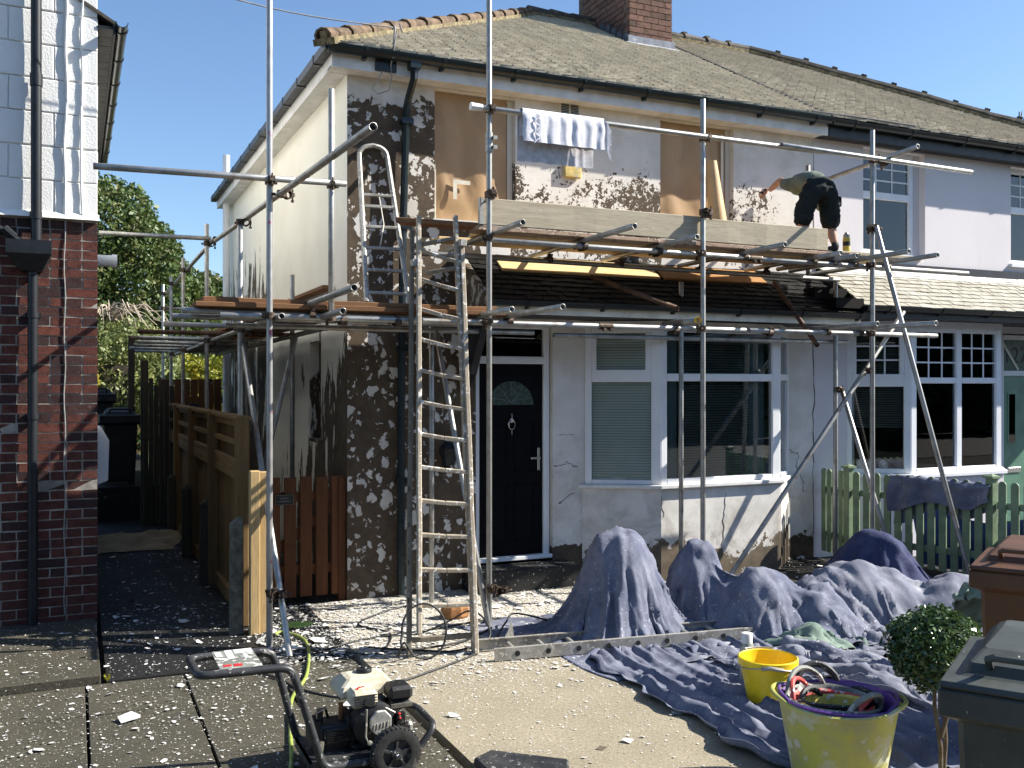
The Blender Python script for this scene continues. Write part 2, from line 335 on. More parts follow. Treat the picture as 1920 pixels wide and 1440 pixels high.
M['bin_grey'] = splash('grey_green_bin_plastic', (.055,.062,.056), (.6,.6,.57), .70, .5, 26, (.035,.04,.036))
M['bin_brown'] = splash('brown_bin_plastic', (.10,.046,.024), (.4,.36,.31), .74, .5, 24, (.075,.035,.018))
M['bin_dark'] = plain('dark_bin_plastic', (.018,.016,.015), .5, .2, 6, 0, 0)
M['rubber'] = plain('dusty_black_rubber', (.028,.028,.027), .8, .3, 30, 0, .2, (.16,.15,.13))
M['frame_black'] = splash('scuffed_black_frame', (.022,.024,.027), (.34,.33,.31), .60, .42, 30, (.05,.05,.05))
M['engine_black'] = splash('oily_black_engine', (.016,.016,.017), (.16,.15,.13), .64, .45, 40)
M['tank'] = splash('dusty_cream_tank', (.58,.54,.42), (.75,.72,.64), .60, .5, 24, (.44,.38,.26))
M['silver'] = plain('dusty_silver_shield', (.52,.51,.47), .45, .25, 18, .5, .1)
M['red'] = plain('red_plastic', (.62,.03,.03), .4, .1, 9, 0, 0)
M['hose'] = plain('yellow_green_hose', (.30,.37,.08), .5, .25, 20, 0, .1, (.55,.54,.42))
M['cable'] = plain('black_cable', (.022,.022,.022), .5, .2, 30, 0, 0)
M['grey_cable'] = plain('grey_cable', (.34,.33,.31), .6, .2, 20, 0, 0)
M['skin'] = plain('worker_skin', (.52,.27,.17), .55, .12, 14, 0, .1)  # even skin tone with slight random variation
M['shirt'] = plain('grey_green_shirt', (.18,.21,.175), .9, .2, 7, 0, .5, None, .1)
M['shorts'] = splash('spattered_dark_shorts', (.022,.028,.027), (.55,.54,.5), .70, .85, 40, (.015,.018,.018), .15)
M['hair'] = plain('short_dark_hair', (.04,.028,.02), .8, .2, 40, 0, .4)
M['boot'] = plain('dark_boot', (.03,.03,.034), .7, .2, 12, 0, .2)
M['print_white'] = plain('white_print', (.75,.75,.73), .6, .1, 20, 0, 0)
M['print_black'] = plain('black_print', (.02,.02,.02), .6, .1, 20, 0, 0)
M['print_grey'] = plain('worn_grey_print', (.13,.13,.12), .6, .1, 20, 0, 0)
M['blind'] = plain('pale_venetian_slat', (.86,.85,.76), .5, .05, 3, 0, 0)
M['blind_dark'] = plain('dark_venetian_slat', (.17,.175,.17), .5, .05, 3, 0, 0)
M['curtain'] = plain('pale_blue_curtain', (.42,.52,.56), .8, .1, 3, 0, 0)
M['wicker'] = plain('straw_cushion', (.40,.30,.18), .9, .2, 30, 0, .4)
def glass(name, tint=(.92,.95,.94), refl=1.0, frost=0):
    b = B(name); t = b.t; t.nodes.remove(b.p)
    tr = t.nodes.new('ShaderNodeBsdfTransparent'); tr.inputs[0].default_value = (*tint, 1)
    gl = t.nodes.new('ShaderNodeBsdfGlossy'); gl.inputs['Roughness'].default_value = .015+frost; gl.inputs[0].default_value = (1, 1, 1, 1)
    b.pos(); n = b.noise(b.P, .9, 2); t.links.new(b.bump(n, .08, .03).o, gl.inputs['Normal'])
    fr = t.nodes.new('ShaderNodeFresnel'); fr.inputs[0].default_value = 1.55; mx = t.nodes.new('ShaderNodeMixShader')
    f = (S(b, fr.outputs[0])*1.15*refl+.005).min(1.0); t.links.new(f.o, mx.inputs[0]); t.links.new(tr.outputs[0], mx.inputs[1]); t.links.new(gl.outputs[0], mx.inputs[2])
    t.links.new(mx.outputs[0], b.out.inputs[0]); return b.m
M['glass'] = glass('window_glass')
M['glass_dark'] = glass('dark_door_glass', (.25,.33,.28))
M['frosted'] = plain('frosted_glass', (.10,.15,.125), .25, .15, 4, 0, 0)
M['leaded'] = plain('leaded_glass', (.075,.11,.095), .18, .3, 22, 0, .2)
def leaf(name, c1, c2, c3, rough=.5, trans=.25):
    b = B(name); b.pos(); r = b.noise(b.P, 2.0, 3); q = b.noise(b.P, 33, 2)
    col = b.mix(q.step(.35, .65), c1, c2); col = b.mix(r.step(.5, .68)*.8, col, c3)
    t = b.t; d = t.nodes.new('ShaderNodeBsdfTranslucent'); b.put(d.inputs[0], col); mx = t.nodes.new('ShaderNodeMixShader'); mx.inputs[0].default_value = trans
    b.done(col, rough, 0); t.links.new(b.p.outputs[0], mx.inputs[1]); t.links.new(d.outputs[0], mx.inputs[2]); t.links.new(mx.outputs[0], b.out.inputs[0]); return b.m
M['leaf_tree'] = leaf('dark_tree_leaf', (.065,.11,.026), (.10,.145,.036), (.15,.145,.045))
M['leaf_weep'] = leaf('silvery_weeping_leaf', (.13,.18,.055), (.23,.26,.10), (.30,.30,.10))
M['leaf_gold'] = leaf('golden_hedge_leaf', (.20,.23,.02), (.30,.31,.03), (.34,.25,.02))
M['leaf_box'] = leaf('glossy_box_leaf', (.028,.062,.018), (.055,.10,.028), (.075,.12,.035), .28, .12)
M['leaf_dark'] = leaf('dark_hedge_leaf', (.02,.045,.015), (.035,.07,.02), (.06,.09,.02))
M['bark'] = plain('grey_brown_bark', (.14,.11,.075), .9, .3, 20, 0, .6)
M['bark_pale'] = plain('pale_bare_branch', (.50,.42,.33), .8, .2, 14, 0, .4)
M['flake'] = plain('white_paint_flake', (.66,.65,.62), .8, .25, 30, 0, 0)
M['stump'] = plain('orange_brick_piece', (.34,.16,.06), .9, .3, 20, 0, .6)
def slab_mat(name, c, c2, speck, wet):
    b = B(name); x, y, z = b.pos(); g = b.noise(b.P, 1.7, 6, .65); a = b.noise(b.P, 55, 4, .7); f = b.noise(b.P, 150, 2); s_ = b.noise(b.vec(x*1.0, y*1.6, z), 34, 4, .62)
    near = (1-(y-3.5)/6.0)  # paint dust lies thicker towards the house front
    col = b.mix(g.step(.3, .7), c, c2); col = b.mix(a.step(.45, .62)*.55, col, tuple(q*.45 for q in c2)); col = b.mix(b.rnd()*.25, col, tuple(q*.6 for q in c2))
    dens = b.noise(b.P, .8, 3)
    thick = y.step(5.2, 7.6)*x.step(.8, 2.4)*x.step(5.4, 4.2)
    sp = (s_+dens*.12+thick*speck[1]).step(speck[0], speck[0]+.035)
    col = b.mix(sp*.9, col, (.72,.70,.65))
    return b.done(col, (g*.25+.62)-wet, 0, b.bump(a+f*.4+sp*.6, .5, .006), Specular_IOR_Level=.35)
M['drive'] = slab_mat('tan_concrete_drive', (.385,.335,.24), (.29,.25,.175), (.70,.14), 0)
M['slab'] = slab_mat('exposed_aggregate_slab', (.092,.083,.056), (.055,.050,.036), (.71,.10), .05)
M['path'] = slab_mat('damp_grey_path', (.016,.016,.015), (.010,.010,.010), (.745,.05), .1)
M['soil'] = plain('dark_soil', (.03,.026,.02), .95, .4, 9, 0, .8)
# ------------------------------------------------------------------ the ground
g = MB().box(-60, 70, -50, 90, -.5, -.07).build('ground', M['soil'], kind='structure')
def structure(name, mat, *a, **k): return box(name, mat, None, *a, kind='structure', **k)
structure('driveway', M['drive'], 1.915, 4.75, -3, 8.755, -.3, 0)
structure('garden_bed', M['soil'], 4.76, 7.9, -3, 8.75, -.3, -.012)
structure('path', M['path'], .20, 1.86, 7.04, 15.2, -.3, -.004)
structure('side_yard', M['path'], 1.865, 2.30, 8.77, 17.2, -.3, -.006)
structure('road', M['path'], -40, 40, -30, -3.1, -.4, -.05)
structure('neighbour_garden', M['path'], 7.95, 20, -3, 8.75, -.3, -.02)
structure('back_terrace', M['path'], .19, 1.28, 15.25, 24, -.3, .5)
structure('back_lawn', plain('rough_grass', (.06,.10,.025), .9, .3, 9, 0, .6), -20, 40, 24.2, 60, -.3, .02)
pav = thing('pavement', None, None, (0, 5, 0)); pav['kind'] = 'structure'
slab_me = []
for k in range(4):
    mb = MB(); mb.box(-.5, .5, -.5, .5, -.08, 0); me = mb.mesh('slab', M['slab']); slab_me.append(me)
def slab(x0, x1, y0, y1, z):
    g_ = .008; o = piece('slab', random.choice(slab_me), pav, ((x0+x1)/2, (y0+y1)/2, z),
        Quaternion((1, random.gauss(0, .004), random.gauss(0, .004), 0)), (x1-x0-2*g_, y1-y0-2*g_, 1))
    m = o.modifiers.new('bevel', 'BEVEL'); m.width = .006; m.segments = 1
xe = [-2.41, -1.79, -1.17, -.55, .07, .69, 1.28, 1.865]
for c in range(7):
    ys = [6.99, 6.36, 5.72, 5.08, 4.44, 3.80, 3.16, 2.52, 1.88] if c != 4 else [6.99, 6.36, 5.73, 5.08, 4.44, 3.8, 3.16, 2.52, 1.88]
    if c >= 5: ys = [6.99, 6.0, 5.36, 4.72, 4.08, 3.44, 2.8, 2.16]
    for a, b_ in zip(ys, ys[1:]): slab(xe[c], xe[c+1], b_, a, random.uniform(-.004, .004))
for x0, x1 in ((-2.4, -1.5), (-1.5, -.66), (-.66, .17)):
    slab(x0, x1, 7.06, 7.95, .035); slab(x0, x1, 7.95, 8.83, .033)

# paint flakes: several thousand curled chips, one object
def flakes():
    rs = np.random.RandomState(3); P = []
    def zone(n, x0, x1, y0, y1, s, z=0, px=1, py=1):
        x = x0+(x1-x0)*rs.rand(n)**px; y = y0+(y1-y0)*rs.rand(n)**py
        P.append(np.c_[x, y, np.full(n, z), np.exp(rs.normal(math.log(s*.72), .72, n))])
    zone(8500, -2.2, 1.86, 4.2, 6.95, .0050, .004); zone(1700, -2.3, .16, 7.08, 8.8, .006, .037)
    zone(1500, .22, 1.85, 7.06, 9.2, .0066, .001); zone(700, .25, 1.3, 8.5, 13, .008, .001)
    zone(11000, 1.92, 4.4, 6.0, 8.7, .0066, .004, 1, .75); zone(3600, 1.92, 4.6, 3.7, 6.2, .0036, .004)
    zone(6500, 1.3, 2.6, 6.9, 8.7, .0068, .004); zone(320, -1.5, 4.3, 4.2, 7.5, .012, .005); zone(900, 4.4, 7.8, 7.2, 8.6, .009, .004)
    P = np.vstack(P); n = len(P); k = 5; a = np.linspace(0, 2*np.pi, k, endpoint=False)[None]+rs.rand(n, 1)*6.3+rs.normal(0, .25, (n, k))
    r = P[:, 3:4]*(.6+.7*rs.rand(n, k)); el = .55+.45*rs.rand(n, 1); th = rs.rand(n, 1)*6.3
    u, v = r*np.cos(a), r*np.sin(a)*el; X = u*np.cos(th)-v*np.sin(th); Y = u*np.sin(th)+v*np.cos(th)
    tx, ty = rs.normal(0, .16, (n, 1)), rs.normal(0, .16, (n, 1)); Z = np.maximum(X*tx+Y*ty+P[:, 3:4]*.2, .0005)
    V = np.stack([X+P[:, :1], Y+P[:, 1:2], Z+P[:, 2:3]], -1).reshape(-1, 3)
    me = bpy.data.meshes.new('paint_flakes'); me.from_pydata(V.tolist(), [], np.arange(n*k).reshape(n, k).tolist()); me.materials.append(M['flake'])
    o = bpy.data.objects.new('paint_flakes', me); COL.objects.link(o)
    tag(o, 'white flakes of old paint scattered over the paving and drive', 'paint flakes', None, 'stuff')
flakes()

# ------------------------------------------------------------------ building helpers
def wall_y(x0, x1, y0, y1, z0, z1, holes, mb=None):
    mb = mb or MB(); xs = sorted({x0, x1, *[h[0] for h in holes], *[h[1] for h in holes]}); zs = sorted({z0, z1, *[h[2] for h in holes], *[h[3] for h in holes]})
    for a, b_ in zip(xs, xs[1:]):
        run = None
        for c, d in zip(zs, zs[1:]):
            solid = not any(h[0] <= a and b_ <= h[1] and h[2] <= c and d <= h[3] for h in holes)
            if solid: run = (run[0], d) if run else (c, d)
            if not solid and run: mb.box(a, b_, y0, y1, *run); run = None
        if run: mb.box(a, b_, y0, y1, *run)
    return mb
def frameM(A, u):
    u = Vector((u[0], u[1], 0)).normalized(); n = Vector((0, 0, 1)).cross(u)
    m = Matrix.Identity(4)
    for i in range(3): m[i][0] = u[i]; m[i][1] = n[i]; m[i][2] = (0, 0, 1)[i]; m[i][3] = (A[0], A[1], 0)[i]
    return m
def window(parent, A, u, bars, panes, depth=.06, mat='upvc', grid=None, glassm='glass', name='window', extra=None):
    """bars/panes: (u0,u1,z0,z1) in the window plane that starts at A and runs along u"""
    Mx = frameM(A, u); mb = MB()
    for i, (a, b_, c, d) in enumerate(bars): mb.box(a, b_, -.001*(i % 4), depth, c, d, Mx)
    w = mb.build(name, M[mat], parent, bevel=.006)
    for (a, b_, c, d) in panes:
        MB().box(a, b_, depth*.5, depth*.5+.006, c, d, Mx).build('pane', M[glassm], w)
    if grid:
        for (a, b_, c, d, nx, nz) in grid:
            gb = MB()
            for i in range(1, nx): x = a+(b_-a)*i/nx; gb.box(x-.009, x+.009, depth*.38, depth*.48, c, d, Mx)
            for i in range(1, nz): z = c+(d-c)*i/nz; gb.box(a, b_, depth*.36, depth*.46, z-.009, z+.009, Mx)
            gb.build('glazing_bars', M['upvc'], w)
    if extra:
        for (nm, mt, kind, a, b_, c, d, pitch, off) in extra:
            eb = MB(); cl = mt == 'blind'
            if kind == 'slats':
                z = c
                while z < d:
                    vs = [Mx @ Vector(p) for p in ((a, off, z-.011 if cl else z-.008), (b_, off, z-.011 if cl else z-.008), (b_, off+(.008 if cl else .018), z+.013 if cl else z+.011), (a, off+(.008 if cl else .018), z+.013 if cl else z+.011))]; eb.quad(*vs); z += pitch
                o = eb.build(nm, M[mt], w, kind='stuff')
            else:
                n = 24; vs = []
                for i in range(n+1):
                    x = a+(b_-a)*i/n; y = off+.03*math.sin(i*1.9); vs += [Mx @ Vector((x, y, c)), Mx @ Vector((x, y, d))]
                eb.add(vs, [(2*i, 2*i+2, 2*i+3, 2*i+1) for i in range(n)]); eb.build(nm, M[mt], w)
    return w
def extr_x(mb, prof, x0, x1): return mb.prism([Vector((0, y, z)) for y, z in prof], (x0, 0, 0), (x1, 0, 0))
def extr_y(mb, prof, y0, y1): return mb.prism([Vector((x, 0, z)) for x, z in prof], (0, y0, 0), (0, y1, 0))
def half_round(c0, c1, r, t=.006, n=9):     # open-topped gutter section
    o = [(c0+r*math.cos(math.pi+math.pi*i/n), c1+r*math.sin(math.pi+math.pi*i/n)) for i in range(n+1)]
    return o+[(c0+(r-t)*math.cos(2*math.pi-math.pi*i/n), c1+(r-t)*math.sin(2*math.pi-math.pi*i/n)) for i in range(n+1)]
def gutter_x(parent, x0, x1, y, z, r, mat, step, drop=0):
    mb = MB(); extr_x(mb, half_round(y, z, r), x0, x1); mb.box(x0-.004, x0, y-r, y+r, z-r, z); g_ = mb.build('gutter', M[mat], parent, smooth=True)
    me = MB(); extr_x(me, half_round(0, 0, r+.007), -.018, .018); me.box(-.016, .016, r*.2, r+.02, -r-.02, -.005); me = me.mesh('gutter_bracket', M[mat])
    x = x0+.35
    while x < x1: piece('gutter_bracket', me, g_, (x, y, z)); x += step
    return g_
cb = [MB() for _ in range(4)]
def rough_box(l, w, h, j, seed):
    rr = random.Random(seed); mb = MB().box(-l/2, l/2, -w/2, w/2, -h/2, h/2)
    mb.v = [tuple(q+rr.uniform(-j, j) for q in v) for v in mb.v]; return mb
def tile_field(parent, name, mat, origin, uvec, svec, nvec, rows, exposure, width, xr, limit, length, th, jitter=.004, skip=None):
    """tiles laid in rows up a slope: the nearest `limit` as pieces, the others joined"""
    cand = []; u, s_, n_ = Vector(uvec), Vector(svec).normalized(), Vector(nvec).normalized(); O = Vector(origin)
    rot = Matrix((u, s_, n_)).transposed().to_quaternion(); rr = random.Random(len(name)*7+rows)
    for r in range(rows):
        a, b_ = xr(r*exposure); x = a-(r % 2)*width*.5
        while x < b_-.01:
            x0, x1 = max(x, a), min(x+width, b_)
            if x1-x0 > width*.25:
                c = O+u*((x0+x1)/2)+s_*(r*exposure+length/2+rr.gauss(0, jitter))+n_*(th*.75+rr.uniform(0, th*.3))
                if not (skip and skip(c)): cand.append((c.length_squared+0*r, c, (x1-x0-.008)/width, rr.gauss(0, .012), rr.gauss(0, .010)))
            x += width
    cand.sort(key=lambda q: (q[1]-Vector((0, 0, 2))).length)
    mes = []
    for k in range(4):
        mb = rough_box(width, length, th, .0025, k+rows); mes.append(mb.mesh(name, M[mat]))
    tilt = Quaternion((1, 0, 0), -th/exposure*.8)
    for (_, c, sx, ry, rz) in cand[:limit]:
        piece(name, mes[rr.randrange(4)], parent, c, rot @ tilt @ Quaternion((0, 0, 1), rz) @ Quaternion((0, 1, 0), ry), (sx, 1, 1))
    if cand[limit:]:
        mb = MB()
        for (_, c, sx, ry, rz) in cand[limit:]:
            mx = Matrix.Translation(c) @ (rot @ tilt @ Quaternion((0, 0, 1), rz)).to_matrix().to_4x4(); mb.box(-width*sx/2, width*sx/2, -length/2, length/2, -th/2, th/2, mx)
        mb.build(name+'s', M[mat], parent, kind='stuff')
YF, PX = 8.76, 7.87
SL = math.atan2(7.28-5.06, 3.9); ss, cs = math.sin(SL), math.cos(SL)
def ridge_run(parent, a, b_, mat, n, r=.115, step=.018, knob=False):
    a, b_ = Vector(a), Vector(b_); d = (b_-a)/n; L = d.length*1.06
    mb = MB(); k = 7
    for y, rr in ((-L/2, r+step), (L/2, r-.004)):
        for i in range(k): t = math.pi*(-.12+1.24*i/(k-1)); mb.v.append((rr*math.cos(t), y, rr*math.sin(t)*.9))
    for y, rr in ((-L/2, r+step-.02), (L/2, r-.024)):
        for i in range(k): t = math.pi*(-.12+1.24*i/(k-1)); mb.v.append((rr*math.cos(t), y, rr*math.sin(t)*.9))
    f = [(i, i+1, k+i+1, k+i) for i in range(k-1)]+[(2*k+i, 3*k+i, 3*k+i+1, 2*k+i+1) for i in range(k-1)]+[(i, 2*k+i, 2*k+i+1, i+1) for i in range(k-1)]+[(k+i, k+i+1, 3*k+i+1, 3*k+i) for i in range(k-1)]+[(0, k, 3*k, 2*k), (k-1, 3*k-1, 4*k-1, 2*k-1)]
    mb.f = f; mb.m = [0]*len(f)
    if knob: mb.box(-r*.5, r*.5, -L/2-.01, -L/2+.07, r*.75, r*1.18)
    me = mb.mesh('ridge_tile', M[mat]); q = d.normalized().to_track_quat('Y', 'Z')
    for i in range(n): piece('ridge_tile', me, parent, a+d*(i+.5), q @ Quaternion((random.gauss(1, .0), random.gauss(0, .01), random.gauss(0, .01), random.gauss(0, .012))).normalized())
    if mat == 'hip': MB().beam(a-d*.02+Vector((0, 0, .02)), a+d*.12+Vector((0, 0, .02)), r*1.5, r*1.5).build('ridge_mortar', M['hipmortar'], parent, bevel=.02)
    mb = MB().beam(a-Vector((0, 0, .045)), b_-Vector((0, 0, .045)), .22, .06); return mb.build('ridge_mortar', M['hipmortar'], parent)

# ------------------------------------------------------------------ the house being stripped
H1 = thing('house', 'semi detached house with brown render showing through flaking white paint', 'house', (5.1, YF, 0))
holes = [(3.17, 4.03, 3.60, 4.87), (5.75, 6.72, 3.60, 4.87), (3.60, 4.45, 0, 2.64), (4.86, 7.48, 0, 2.68)]
wf = wall_y(2.31, PX, YF, YF+.25, -.1, 5.06, holes).build('wall', M['front'], H1, label='front wall with large brown patches where white paint has flaked off')
mb = MB()                                   # gable, with one small blocked window
for (y0, y1, z0, z1) in ((8.763, 9.80, -.1, 5.06), (9.80, 10.32, -.1, 1.42), (9.80, 10.32, 2.46, 5.06), (10.32, 16.2, -.1, 5.06)): mb.box(2.307, 2.55, y0, y1, z0, z1)
wg = mb.build('wall', M['gable'], H1, label='cream side wall with brown drips of bare render low down')
MB().box(2.30, 2.56, 9.79, 10.33, 1.40, 1.43).box(2.41, 2.50, 9.80, 10.32, 1.43, 2.46).build('blocked_window', M['cheek'], H1)
box('wall', M['room'], H1, 2.56, PX, 16.0, 16.2, -.1, 5.06)
box('floor_slab', M['room'], H1, 2.56, PX-.15, YF+.26, 16, -.1, .2); box('floor_slab', M['room'], H1, 2.56, PX-.15, YF+.26, 16, 2.75, 2.9)
box('party_wall', M['room'], H1, PX-.13, PX+.13, YF+.26, 16, -.1, 5.0)
box('partition', M['room'], H1, 4.5, 4.62, YF+.26, 12, .2, 2.75); box('partition', M['room'], H1, 2.6, 7.7, 11.6, 11.7, .2, 2.75)
# cracks in the render
def crack(parent, pts, w=.012, y=None, wander=.03, mat='crack'):
    rr = random.Random(int(pts[0][0]*100)); mb = MB(); P_ = []
    for a, b_ in zip(pts, pts[1:]):
        a, b_ = Vector(a), Vector(b_)
        for i in range(7): P_.append(a.lerp(b_, i/7)+Vector((rr.gauss(0, wander), 0, rr.gauss(0, wander))))
    for a, b_ in zip(P_, P_[1:]): mb.beam(a, b_, rr.uniform(.2, 1.0)*w*.75, .003, (0, 1, 0))
    return mb.build('crack', M[mat], parent)
crack(H1, [(PX, YF-.0012, .25), (PX-.01, YF-.0012, 1.1), (PX, YF-.0012, 1.9), (PX-.02, YF-.0012, 2.66)], .02, wander=.008)
crack(H1, [(PX, YF-.0012, 3.5), (PX, YF-.0012, 4.95)], .012, wander=.004)
crack(H1, [(7.50, YF-.0012, 1.25), (7.62, YF-.0012, 1.2), (7.63, YF-.0012, .98), (7.73, YF-.0012, .9), (7.7, YF-.0012, .75)], .010, wander=.012)
crack(H1, [(4.47, YF-.0012, 1.17), (4.6, YF-.0012, 1.19), (4.76, YF-.0012, 1.16)], .012, wander=.008)
crack(H1, [(4.52, YF-.0012, 1.49), (4.74, YF-.0012, 1.48)], .007, wander=.006)
crack(H1, [(4.5, YF-.0012, .78), (4.6, YF-.0012, .84), (4.72, YF-.0012, .9)], .009, wander=.01)
# upstairs windows masked with brown paper
def masked(x0, x1, z0, z1, seed, pale_strip):
    w = MB().box(x0, x0+.035, YF+.07, YF+.12, z0, z1).box(x1-.06, x1, YF+.07, YF+.12, z0, z1).box(x0, x1, YF+.075, YF+.12, z0, z0+.03).box(x0, x1, YF+.075, YF+.12, z1-.03, z1).build('window', M['reveal'], H1, bevel=.005)
    box('sill', M['upvc_old'], w, x0-.03, x1+.03, YF-.05, YF+.12, z0-.05, z0+.005)
    n, m = 26, 34; vs = []; px0, px1 = x0+.02, x1-.07
    for j in range(m+1):
        for i in range(n+1):
            a, b_ = i/n, j/m; p = Vector((a*2.3+seed, b_*1.6, seed)); q = mnoise.noise(p*1.6)*.022+abs(mnoise.noise(Vector((a*3+b_*2.2+seed, b_*.9, 3))))*.03+abs(mnoise.noise(Vector((a*1.2-b_*2.5, seed, 9))))*.02
            e = min(1, 8*min(a, 1-a, b_, 1-b_)); vs.append((px0+(px1-px0)*a, YF+.068-q*e, z0+.02+(z1-z0-.03)*b_))
    mb = MB().add(vs, [(j*(n+1)+i, j*(n+1)+i+1, (j+1)*(n+1)+i+1, (j+1)*(n+1)+i) for j in range(m) for i in range(n)])
    p_ = mb.build('masking_paper', M['paper'], w, smooth=True, angle=0)
    tb = MB()
    for t in pale_strip: tb.box(*t)
    if pale_strip: tb.build('masking_tape', M['pale_strip'], w)
masked(3.17, 4.03, 3.60, 4.87, 1.3, [(3.37, 3.55, YF+.025, YF+.03, 3.97, 4.01), (3.37, 3.41, YF+.022, YF+.027, 3.82, 3.97), (3.175, 3.20, YF+.045, YF+.05, 3.62, 4.15)])
masked(5.75, 6.72, 3.60, 4.87, 5.7, [(6.58, 6.61, YF+.04, YF+.045, 3.7, 4.8)])
# air vent
v = box('air_vent', M['cream'], H1, 4.52, 4.76, YF-.014, YF-.001, 4.70, 4.94); mb = MB()
for k in range(12):
    for x in (4.54, 4.65): mb.box(x, x+.09, YF-.018, YF-.0145, 4.722+k*.0165, 4.731+k*.0165)
mb.build('vent_slots', M['dark'], v)
# roof carcass and tiles
rb = MB(); E = [(2.05, 8.5, 5.04), (PX, 8.5, 5.04), (PX, 12.4, 7.27), (5.95, 12.4, 7.27), (2.05, 16.3, 5.04), (PX, 16.3, 5.04)]
rb.add(E, [(0, 1, 2, 3), (0, 3, 4), (3, 2, 5, 4), (0, 4, 5, 1), (1, 5, 2)]); RF = rb.build('roof', M['ridge'], H1)
chim = lambda c: 6.93 < c.x < 7.70 and c.y > 11.33
tile_field(RF, 'roof_tile', 'tile', (0, 8.47, 5.05), (1, 0, 0), (0, cs, ss), (0, -ss, cs), 45, .1, .168, lambda s_: (2.05+s_*cs, PX-.01), 300, .15, .021, skip=chim)
HR = ridge_run(RF, (2.02, 8.47, 5.10), (5.93, 12.38, 7.33), 'hip', 14, .07, .022)
for o in RF.children:
    if o.name.startswith('ridge_tile'): o.name = 'hip_tile'
ridge_run(RF, (5.9, 12.4, 7.33), (6.95, 12.4, 7.33), 'ridge', 3, .095)
# fascias, soffits, gutters
fs = box('fascia', M['upvc_old'], H1, 2.12, PX+.05, 8.575, 8.60, 4.885, 5.05)
box('soffit', M['upvc_old'], H1, 2.12, PX, 8.601, YF-.001, 4.89, 4.905)
MB().box(2.12, 2.145, 8.602, 16.3, 4.885, 5.05).box(2.146, 2.305, 8.77, 16.3, 4.89, 4.905).build('fascia', M['upvc_old'], H1)
gutter_x(H1, 2.06, PX+.02, 8.505, 5.06, .070, 'teal_pvc', .75)
mb = MB(); extr_y(mb, [(2.03, 5.075), (2.03, 5.0), (2.115, 5.0), (2.115, 5.075), (2.108, 5.075), (2.108, 5.007), (2.037, 5.007), (2.037, 5.075)], 8.46, 16.35)
sg = mb.build('gutter', M['iron'], H1, label='square side gutter running back under the hip')
me = MB().box(2.024, 2.118, -.02, .02, 4.993, 5.08).mesh('gutter_bracket', M['black_pvc'], (0, 0, 0))
for k in range(11): piece('gutter_bracket', me, sg, (0, 8.95+k*.72, 0))
# downpipe with offset
dp = MB().box(2.83, 2.93, 8.46, 8.57, 4.94, 5.07).tube([(2.88, 8.515, 4.96), (2.88, 8.52, 4.86), (2.87, 8.66, 4.70), (2.865, 8.70, 4.62), (2.83, 8.70, 3.4), (2.815, 8.70, 2.0), (2.81, 8.70, .02)], .036, 8)
d_ = dp.build('downpipe', M['teal_pvc'], H1, smooth=True)
me = MB().box(-.055, .055, -.045, .055, -.025, .025).mesh('pipe_clip', M['teal_pvc'])
for z in (4.5, 3.5, 2.35, 1.1): piece('pipe_clip', me, d_, (2.81+.013*z, 8.70, z))
tj = box('junction_box', M['black_pvc'], H1, 2.52, 2.72, 8.55, 8.574, 4.90, 5.0)
MB().tube([(2.6, 8.56, 4.92), (2.55, 8.57, 4.82), (2.5, 8.6, 4.74), (2.56, 8.62, 4.70), (2.66, 8.6, 4.74), (2.68, 8.57, 4.86), (2.66, 8.54, 4.95), (2.66, 8.43, 5.1), (2.68, 8.42, 5.24)], .006, 6).build('loose_cable', M['grey_cable'], tj)
MB().tube([(2.66, 8.47, 5.0), (2.67, 8.45, 5.28), (2.72, 8.47, 5.33), (2.76, 8.5, 5.26)], .009, 6).build('cable_bracket', M['grey_cable'], tj)
MB().tube([(2.2, 15.8, 0), (2.2, 15.8, 4.83), (2.2, 15.8, 5.66)], .055, 12).build('soil_pipe', M['upvc'], H1, smooth=True)
# front door
df = MB().box(3.61, 3.66, YF+.05, YF+.12, .26, 2.63).box(4.37, 4.44, YF+.05, YF+.12, .26, 2.63).box(3.66, 4.37, YF+.05, YF+.12, 2.215, 2.29).box(3.66, 4.37, YF+.05, YF+.12, 2.57, 2.63).box(3.60, 4.45, YF-.0, YF+.13, .235, .275).build('door', M['upvc'], H1, bevel=.006, label='black front door in a white frame')
lf = box('door_leaf', M['door_black'], df, 3.665, 4.365, YF+.075, YF+.115, .28, 2.21)
mb = MB()
for (x0, x1, z0, z1) in ((3.75, 3.98, .42, 1.0), (4.05, 4.28, .42, 1.0), (3.75, 3.98, 1.12, 1.62), (4.05, 4.28, 1.12, 1.62)):
    for (a, b_, c, d) in ((x0, x1, z0, z0+.018), (x0, x1, z1-.018, z1), (x0, x0+.018, z0, z1), (x1-.018, x1, z0, z1)): mb.box(a, b_, YF+.068, YF+.0745, c, d)
mb.build('door_panel', M['door_black'], df)
fan = MB(); fan.prism([Vector((4.015+.25*math.cos(t), 0, 1.80+.24*math.sin(t))) for t in [math.pi*i/16 for i in range(17)]], (0, YF+.069, 0), (0, YF+.0742, 0)); fan.build('leaded_fanlight', M['leaded'], df)
mb = MB()
for t in range(5):
    a = math.pi*(t+.5)/5; mb.beam((4.015+.07*math.cos(a), YF+.067, 1.83+.06*math.sin(a)), (4.015+.24*math.cos(a), YF+.067, 1.80+.23*math.sin(a)), .005, .004, (0, 1, 0))
mb.beam((3.93, YF+.067, 1.9), (4.015, YF+.067, 1.98), .005, .004, (0, 1, 0)).beam((4.1, YF+.067, 1.9), (4.015, YF+.067, 1.98), .005, .004, (0, 1, 0)).beam((4.015, YF+.067, 1.82), (4.1, YF+.067, 1.9), .005, .004, (0, 1, 0)).beam((4.015, YF+.067, 1.82), (3.93, YF+.067, 1.9), .005, .004, (0, 1, 0))
mb.build('fanlight_lead', M['lead'], df)
